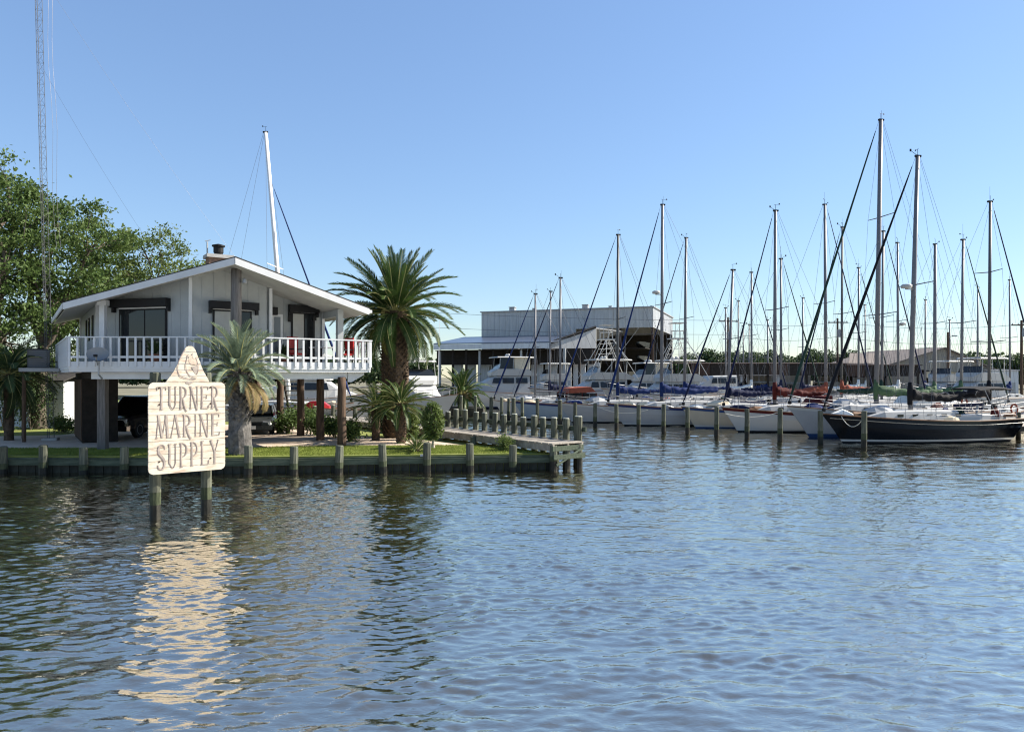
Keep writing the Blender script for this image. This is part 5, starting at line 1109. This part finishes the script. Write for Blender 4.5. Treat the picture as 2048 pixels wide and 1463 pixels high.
def tan_shed():
    d = 98; P = Vector((wx(1690, 100), 100)); t = thing('tan_shed', 'tan gabled metal shed with an open front behind the masts', 'shed', (wx(1886, d), d, .7), R(8))
    zt = wz(697, d) - .7; ze = wz(731, d) - .7; W = 8.4; L = 13
    # gable end to the camera
    b = MB(); b.prism([(-W * .95, 0, ze - .2), (W, 0, ze - 1.3), (W, 0, ze - .6), (0, 0, zt), (-W * .95, 0, ze + .2)], (0, .15, 0)); b.build('gable_wall', TANWALL, t)
    for x0, x1 in ((-8, -2.6), (6.6, W)): b = MB(); b.prism([(x0, 0.02, 0), (x1, 0.02, 0), (x1, 0.02, ze - 1.2), (x0, 0.02, ze - .2)], (0, .12, 0)); b.build('wall', TANWALL, t)
    b = MB(); b.prism([(-W * 1.02, -.5, ze - .1), (0, -.5, zt + .05), (0, 16, zt + .05), (-W * 1.02, 16, ze - .1)], (0, 0, .14)); b.build('roof', TANROOF, t)
    b = MB(); b.prism([(W * 1.02, -.5, ze - 1.0), (0, -.5, zt + .05), (0, 16, zt + .05), (W * 1.02, 16, ze - 1.0)], (0, 0, .14)); b.build('roof', TANROOF, t)
    b = MB(); b.box((1, 6, ze / 2), (15, .2, ze)); b.build('back_wall', RUST, t)
    for x in (-2.5, 0, 2.4, 4.6, 6.5): b = MB(); b.box((x, .2, ze / 2 - .4), (.22, .22, ze - .8)); b.build('post', DARKW, t)
    for x in (-1.2, 1.2, 3.5): b = MB(); b.box((x, .3, ze - 1.2), (2.0, .1, .8)); b.build('door_header', TANC, t)
    t2 = thing('tan_shed', 'long low tan roofed shed joined left of the gabled one', 'shed', (wx(1750, 104), 104, .7), R(4))
    zt = wz(706, 104) - .7; ze = wz(729, 104) - .7
    b = MB(); b.prism([(-5.5, -3, ze), (9.5, -3, ze), (9.5, 4, zt), (-1.5, 4, zt)], (0, 0, .15)); b.build('roof', TANROOF, t2)
    b = MB(); b.box((2, -2.6, ze - .9), (14.6, .15, 1.7)); b.build('wall', RUST, t2)
    for k in range(6): b = MB(); b.box((-5 + 2.8 * k, -2.8, ze / 2), (.25, .25, ze)); b.build('post', DARKW, t2)
    for k in range(5): b = MB(); b.box((-3.6 + 2.8 * k, -2.4, (ze - 1.8) / 2), (2.4, .1, ze - 1.8)); b.build('panel', TANWALL, t2)
tan_shed()
def covered_slips(label, x0, x1, d, y0, y1, rz=0):
    P = wx(x0, d); L = wx(x1, d) - P; t = thing('covered_slips', label, 'boat shed', (P, d, .3), rz); zt = wz(y0, d) - .3; zl = wz(y1, d) - .3
    b = MB(); b.prism([(-.3, -.6, zt), (L + .3, -.6, zt), (L + .3, 9, zt + .25), (-.3, 9, zt + .25)], (0, 0, .12)); b.build('roof', RUST, t)
    n = max(1, int(L / 2.2))
    for k in range(n):
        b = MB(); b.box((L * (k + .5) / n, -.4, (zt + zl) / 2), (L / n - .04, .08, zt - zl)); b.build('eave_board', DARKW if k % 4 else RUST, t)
    for k in range(n // 2 + 1):
        for y in (-.1, 8.6): b = MB(); b.box((L * k / max(1, n // 2), y, zt / 2 - .4), (.22, .22, zt + .8)); b.build('post', DARKW, t)
        if k < n // 2:
            b = MB(); b.box((L * (k + .5) / max(1, n // 2), 9.2, zl / 2), (L / max(1, n // 2) * .8, .1, zl)); b.build('back_panel', SIDINGW if k % 2 else TANWALL, t)
covered_slips('long dark covered boat slips left of the tan shed', 1380, 1690, 90, 728, 750)
covered_slips('dark covered slips in front of the long tan roof', 1690, 1835, 92, 731, 752)
def box_building(label, x0, x1, d, y0, m, dep=6, name='building', z0=.7):
    P = wx(x0, d); L = wx(x1, d) - P; H = wz(y0, d) - z0; t = thing(name, label, 'building', (P, d, z0)); n = max(1, int(L / 1.6))
    for k in range(n): b = MB(); b.box((L * (k + .5) / n, 0, H / 2), (L / n - .02, .12, H)); b.build('wall_panel', m, t)
    b = MB(); b.box((0, dep / 2, H / 2), (.12, dep, H)); b.box((L, dep / 2, H / 2), (.12, dep, H)); b.box((L / 2, dep, H / 2), (L, .12, H)); b.build('wall', m, t)
    b = MB(); b.prism([(-.2, -.2, H), (L + .2, -.2, H), (L + .2, dep, H + .15), (-.2, dep, H + .15)], (0, 0, .12)); b.build('roof', ROOFM, t)
    b = MB(); b.box((L * .3, -.08, H * .55), (1.0, .05, .9)); b.build('window', GLASS, t); b = MB(); b.box((L * .75, -.08, 1.0), (.95, .05, 2.0)); b.build('door', GREYM, t)
    return t
box_building('plain white building right of the tan shed', 1982, 2036, 96, 741, SIDINGW)
box_building('white block building behind the covered slips', 1455, 1560, 104, 752, SIDINGW)
# ---- white garden shed left of the house
def white_shed():
    d = 42; t = thing('white_shed', 'low white painted shed behind the oak trunks at far left', 'shed', (wx(-10, d), d, GZ), R(-12)); L = 4.6; H = 2.55
    for k in range(16): b = MB(); b.box((L * (k + .5) / 16, 0, H / 2), (L / 16 - .012, .04 + .01 * (k % 2), H)); b.build('plank', WHITE, t)
    for y0, nm in ((3.4, 'back_wall'),): b = MB(); b.box((L / 2, y0, H / 2), (L, .1, H)); b.build(nm, WHITE, t)
    for x in (0.06, L - .06): b = MB(); b.box((x, 1.7, H / 2), (.1, 3.3, H)); b.build('side_wall', WHITE, t)
    b = MB(); b.prism([(-.3, -.35, H), (L + .3, -.35, H), (L + .3, 1.8, H + .7), (-.3, 1.8, H + .7)], (0, 0, .08)); b.prism([(-.3, 3.8, H), (L + .3, 3.8, H), (L + .3, 1.8, H + .7), (-.3, 1.8, H + .7)], (0, 0, .08)); b.build('roof', SHINGLE, t)
    b = MB(); b.box((3.7, -.05, 1.75), (.5, .06, .5)); b.build('window', GLASS, t); b = MB(); b.box((2.6, -.05, 1.0), (.9, .05, 2.0)); b.build('door', WHITE, t)
white_shed()
def white_shed2():
    d = 46; t = thing('white_shed', 'small white shed seen between the oak trunk and the stilts', 'shed', (wx(118, d), d, GZ), R(5)); L = 1.6; H = 2.5
    for k in range(6): b = MB(); b.box((L * (k + .5) / 6, 0, H / 2), (L / 6 - .012, .05, H)); b.build('plank', WHITE, t)
    b = MB(); b.box((L / 2, 1.6, H / 2), (L - .1, 3, H)); b.build('body', WHITE, t); b = MB(); b.prism([(-.2, -.2, H), (L + .2, -.2, H), (L + .2, 3.2, H + .3), (-.2, 3.2, H + .3)], (0, 0, .08)); b.build('roof', ROOFM, t)
white_shed2()
# ---- lattice radio mast
def radio_mast():
    d = 33.0; x = wx(101, d); t = thing('radio_mast', 'slender triangular lattice radio mast at the left of the house', 'antenna mast', (x, d, GZ), R(20)); r = .155; H = 26; rg = random.Random(2)
    lean = -.028
    leg = [Vector((r * math.cos(k * 2.0944 + .5), r * math.sin(k * 2.0944 + .5), 0)) for k in range(3)]; at = lambda k, z: leg[k] + Vector((lean * z * .94, lean * z * -.34, z))
    for k in range(3): b = MB(); b.tube(at(k, 0), at(k, H), .011, n=6); b.build('leg', ALUDARK, t)
    n = 54
    for i in range(n):
        z0 = .3 + (H - .5) * i / n; z1 = .3 + (H - .5) * (i + 1) / n; b = MB()
        for k in range(3):
            j = (k + 1) % 3; b.tube(at(k, z0), at(j, z0), .005, n=4); b.tube(at(k, z0), at(j, z1), .0035, n=4); b.tube(at(j, z0), at(k, z1), .0035, n=4)
        b.build('bracing', ALUDARK, t)
    for i, (dx, zz) in enumerate(((.75, H), (.48, H))): b = MB(); b.path([(dx * .6 + .15 + lean * z + .05 * math.sin(z), 0, z) for z in np.linspace(8.5, H, 14)], .006, 4); b.build('cable', WIRE, t)
    b = MB(); b.tube((.15 + lean * 9, 0, 9.1), (.5 + lean * 9, 0, 9.5), .015, n=5); b.build('stand_off', GREYM, t)
    b = MB(); b.box((0, 0, -.05), (.6, .6, .3)); b.build('footing', CONC, t)
    g0 = Vector((x + lean * 21, d, GZ + 21))
    for i, q in enumerate((hw(4.0, 9.0), hw(1.0, 12.5))):
        b = MB(); b.path(sag(g0 + Vector((0, 0, -4 * i)), (q.x, q.y, zr(3) + .02), .4), .004, 4); o = b.build('guy_wire', WIRE); o.parent = t; o.matrix_parent_inverse = (Matrix.Translation((x, d, GZ)) @ Matrix.Rotation(R(20), 4, 'Z')).inverted()
radio_mast()
# ---- utility poles and lines
poles = []
for i, (px, d, yt, lb) in enumerate(((1456, 105, 634, 'utility pole with grey transformer left of the far masts'), (1675, 100, 636, 'utility pole with transformer and crossarm over the covered slips'), (2043, 88, 640, 'utility pole at the right edge with a dark transformer'), (1896, 84, 664, 'short street light pole before the tan shed'))):
    z = wz(yt, d); x = wx(px, d); t = thing('utility_pole', lb, 'pole', (x, d, .6), 0, 'utility poles'); H = z - .6
    b = MB(); b.path([(0, 0, -.5), (0, 0, H)], [.2, .13], 8); b.build('pole', STILT, t)
    if i < 3:
        b = MB(); b.box((0, -.15, H - .6), (2.6, .12, .14)); b.build('crossarm', STILT, t); b = MB(); b.lathe((.1, -.5, H - 3.2 + .6 * i), [(.02, 0), (.32, .02), (.32, 1.0), (.1, 1.1)], 10); b.build('transformer', GREYM, t)
        for xx in (-1.2, -.5, .5, 1.2): b = MB(); b.lathe((xx, -.15, H - .53), [(.06, 0), (.07, .1), (.03, .18)], 6); b.build('insulator', GREYM, t)
        poles.append((x, d, z))
    else: b = MB(); b.path([(0, 0, H - .6), (.6, 0, H - .4)], .04, 5); b.box((.75, 0, H - .42), (.5, .25, .14)); b.build('lamp_head', GREYM, t)
nm = ['upper', 'lower']
for k in range(2):
    pts = [(-40, 118, 15.5 - k * 2.4)] + [(x, d - .2, z - .5 - 2.0 * k) for x, d, z in poles] + [(95, 78, 10 - k * 2)]
    b = MB()
    for p, q in zip(pts, pts[1:]): b.path(sag(p, q, .7), .022, 4, cap=False)
    tag(b.build('power_line', WIRE), nm[k] + ' power line strung between the utility poles', 'cable', 'power lines')
# ---- far wood
def far_wood(name, label, x0, x1, d, htop, n, m, seed, leaf=1.1):
    ng = np.random.default_rng(seed); X = []; k = int((x1 - x0) / 1.5)
    for i in range(k):
        cx = x0 + (x1 - x0) * (i + ng.uniform(.1, .9)) / k; h = htop * ng.uniform(.8, 1.08); r = ng.uniform(2.6, 4.6); y = d + ng.uniform(-6, 14)
        c = int(n / k); P = ng.normal(size=(c, 3)); P /= np.linalg.norm(P, axis=1)[:, None]; P *= ng.uniform(.5, 1.0, c)[:, None]
        X.append(P * [r, r, h * .42] + [cx, y, h * .56 + .5])
    C = np.concatenate(X); V, F = leaf_quads(C, leaf, ng); tag(link(name, npmesh(name, V, F, m)), label, 'trees', kind='stuff')
far_wood('far_wood', 'distant dark green wood behind the covered slips', 48, 125, 215, 10.8, 60000, LEAFD, 3, .9)
far_wood('far_wood', 'distant green wood at the right edge behind the white building', 98, 190, 165, 9.0, 50000, LEAFD, 4, .9)
far_wood('far_wood', 'distant low wood behind the left sheds and the house', -150, -20, 190, 8.0, 50000, LEAFD, 6, 1.0)

# ================================================================ VEHICLES
def vehicle(name, label, cat, x, y, rz, L, W, H, paint, suv=True):
    t = thing(name, label, cat, (x, y, GZ), rz)       # local -y is the front
    h0 = .32 if suv else .2; hb = H * (.58 if suv else .6)
    def sec(y_, w_, z0, z1, r=.12): return [(-w_ + r, y_, z0), (w_ - r, y_, z0), (w_, y_, z0 + r), (w_, y_, z1 - r * 1.2), (w_ - r * .8, y_, z1), (-w_ + r * .8, y_, z1), (-w_, y_, z1 - r * 1.2), (-w_, y_, z0 + r)]
    w2 = W / 2
    hood = hb * (.93 if suv else .85)
    b = MB(); b.loft([sec(-L / 2, w2 * .86, h0 + .1, hood * .82), sec(-L / 2 + .12, w2 * .95, h0, hood * .93), sec(-L / 2 + .5, w2, h0, hood), sec(-L * .18, w2, h0, hb), sec(L * .35, w2, h0, hb), sec(L / 2 - .15, w2 * .97, h0 + .05, hb * .97), sec(L / 2, w2 * .9, h0 + .15, hb * .85)]); body = b.build('body', paint, t)
    g0, g1, g2, g3 = -L * .2, -L * .07, L * (.4 if suv else .25), L * (.47 if suv else .42)
    def gs(y_, wb, wt, z0, z1): return [(-wb, y_, z0), (wb, y_, z0), (wt, y_, z1), (-wt, y_, z1)]
    b = MB(); b.loft([gs(g0, w2 * .88, w2 * .86, hb - .02, hb), gs(g1, w2 * .9, w2 * .74, hb - .02, H - .05), gs(g2, w2 * .9, w2 * .74, hb - .02, H - .05), gs(g3, w2 * .88, w2 * .84, hb - .02, hb)]); gl = b.build('greenhouse', GLASS, t)
    b = MB(); b.loft([[(-w2 * .72, y_, z), (w2 * .72, y_, z), (w2 * .66, y_, z + .06), (-w2 * .66, y_, z + .06)] for y_, z in ((g1 - .08, H - .09), (g1 + .1, H - .055), (g2 - .1, H - .055), (g2 + .08, H - .1))]); b.build('roof', paint, t)
    for s in (-1, 1):
        for ya, yb in ((g0, g1), (.25, .22), (g3, g2)): b = MB(); b.tube((s * w2 * .88, ya, hb), (s * w2 * .73, yb, H - .06), .04, n=5); b.build('pillar', paint, t)
        b = MB(); b.box((s * w2 * .7, -L / 2 + .06, hood * .78), (w2 * .42, .1, .2)); b.build('headlight', LAMP, t)
        b = MB(); b.loft([[(s * (w2 + .02), -L * .12 + dy, hb + .06 + dz) for dy, dz in ((0, 0), (.16, 0), (.16, .15), (0, .15))], [(s * (w2 + .22), -L * .12 + dy, hb + .06 + dz) for dy, dz in ((0, .02), (.12, .02), (.12, .15), (0, .15))]]); b.build('mirror', paint, t)
        for yy in (-L * .32, L * .3):
            r = .38 if suv else .32; wb = MB(); wb.loft([[(s * (w2 - .22 + dx), yy + rr * r * math.cos(k * .3927), r + rr * r * math.sin(k * .3927)) for k in range(16)] for dx, rr in ((0, .9), (.03, 1), (.2, 1), (.23, .9))]); wo = wb.build('wheel', TYRE, t)
            wb = MB(); wb.loft([[(s * (w2 + .012 - dx), yy + rr * r * math.cos(k * .3927), r + rr * r * math.sin(k * .3927)) for k in range(16)] for dx, rr in ((0.01, .6), (0, .55), (.02, .2))]); wb.build('rim', STEEL, wo)
        b = MB(); b.box((s * w2 * .75, L / 2 - .04, hb * .8), (w2 * .35, .1, .22)); b.build('tail_light', REDP, t)
    for k in range(3): b = MB(); b.box((0, -L / 2 - .005, hood * (.66 + .09 * k)), (W * .44, .05, .05)); b.build('grille_bar', CHROME if suv else BLACKM, t)
    b = MB(); b.loft([[(-w2 * .97, -L / 2 - .02 + dy, z) for dy, z in ((.25, h0), (0, h0 + .05), (0, h0 + .25), (.25, h0 + .28))], [(0, -L / 2 - .09 + dy, z) for dy, z in ((.25, h0), (0, h0 + .05), (0, h0 + .25), (.25, h0 + .28))], [(w2 * .97, -L / 2 - .02 + dy, z) for dy, z in ((.25, h0), (0, h0 + .05), (0, h0 + .25), (.25, h0 + .28))]]); b.build('bumper', CHROME if suv else paint, t)
    b = MB(); b.box((-.05, -L / 2 - .11, h0 + .17), (.34, .02, .16)); b.build('number_plate', LAMP, t)
vehicle('parked_suv', 'black sport utility vehicle parked under the house behind the sign', 'car', wx(279, 35.8), 36.0, R(-8), 4.9, 2.0, 1.9, CARBLK)
vehicle('parked_car', 'dark grey car parked under the house right of the leaning palm', 'car', wx(513, 37.6), 38.0, R(12), 4.4, 1.75, 1.42, CARGREY, False)
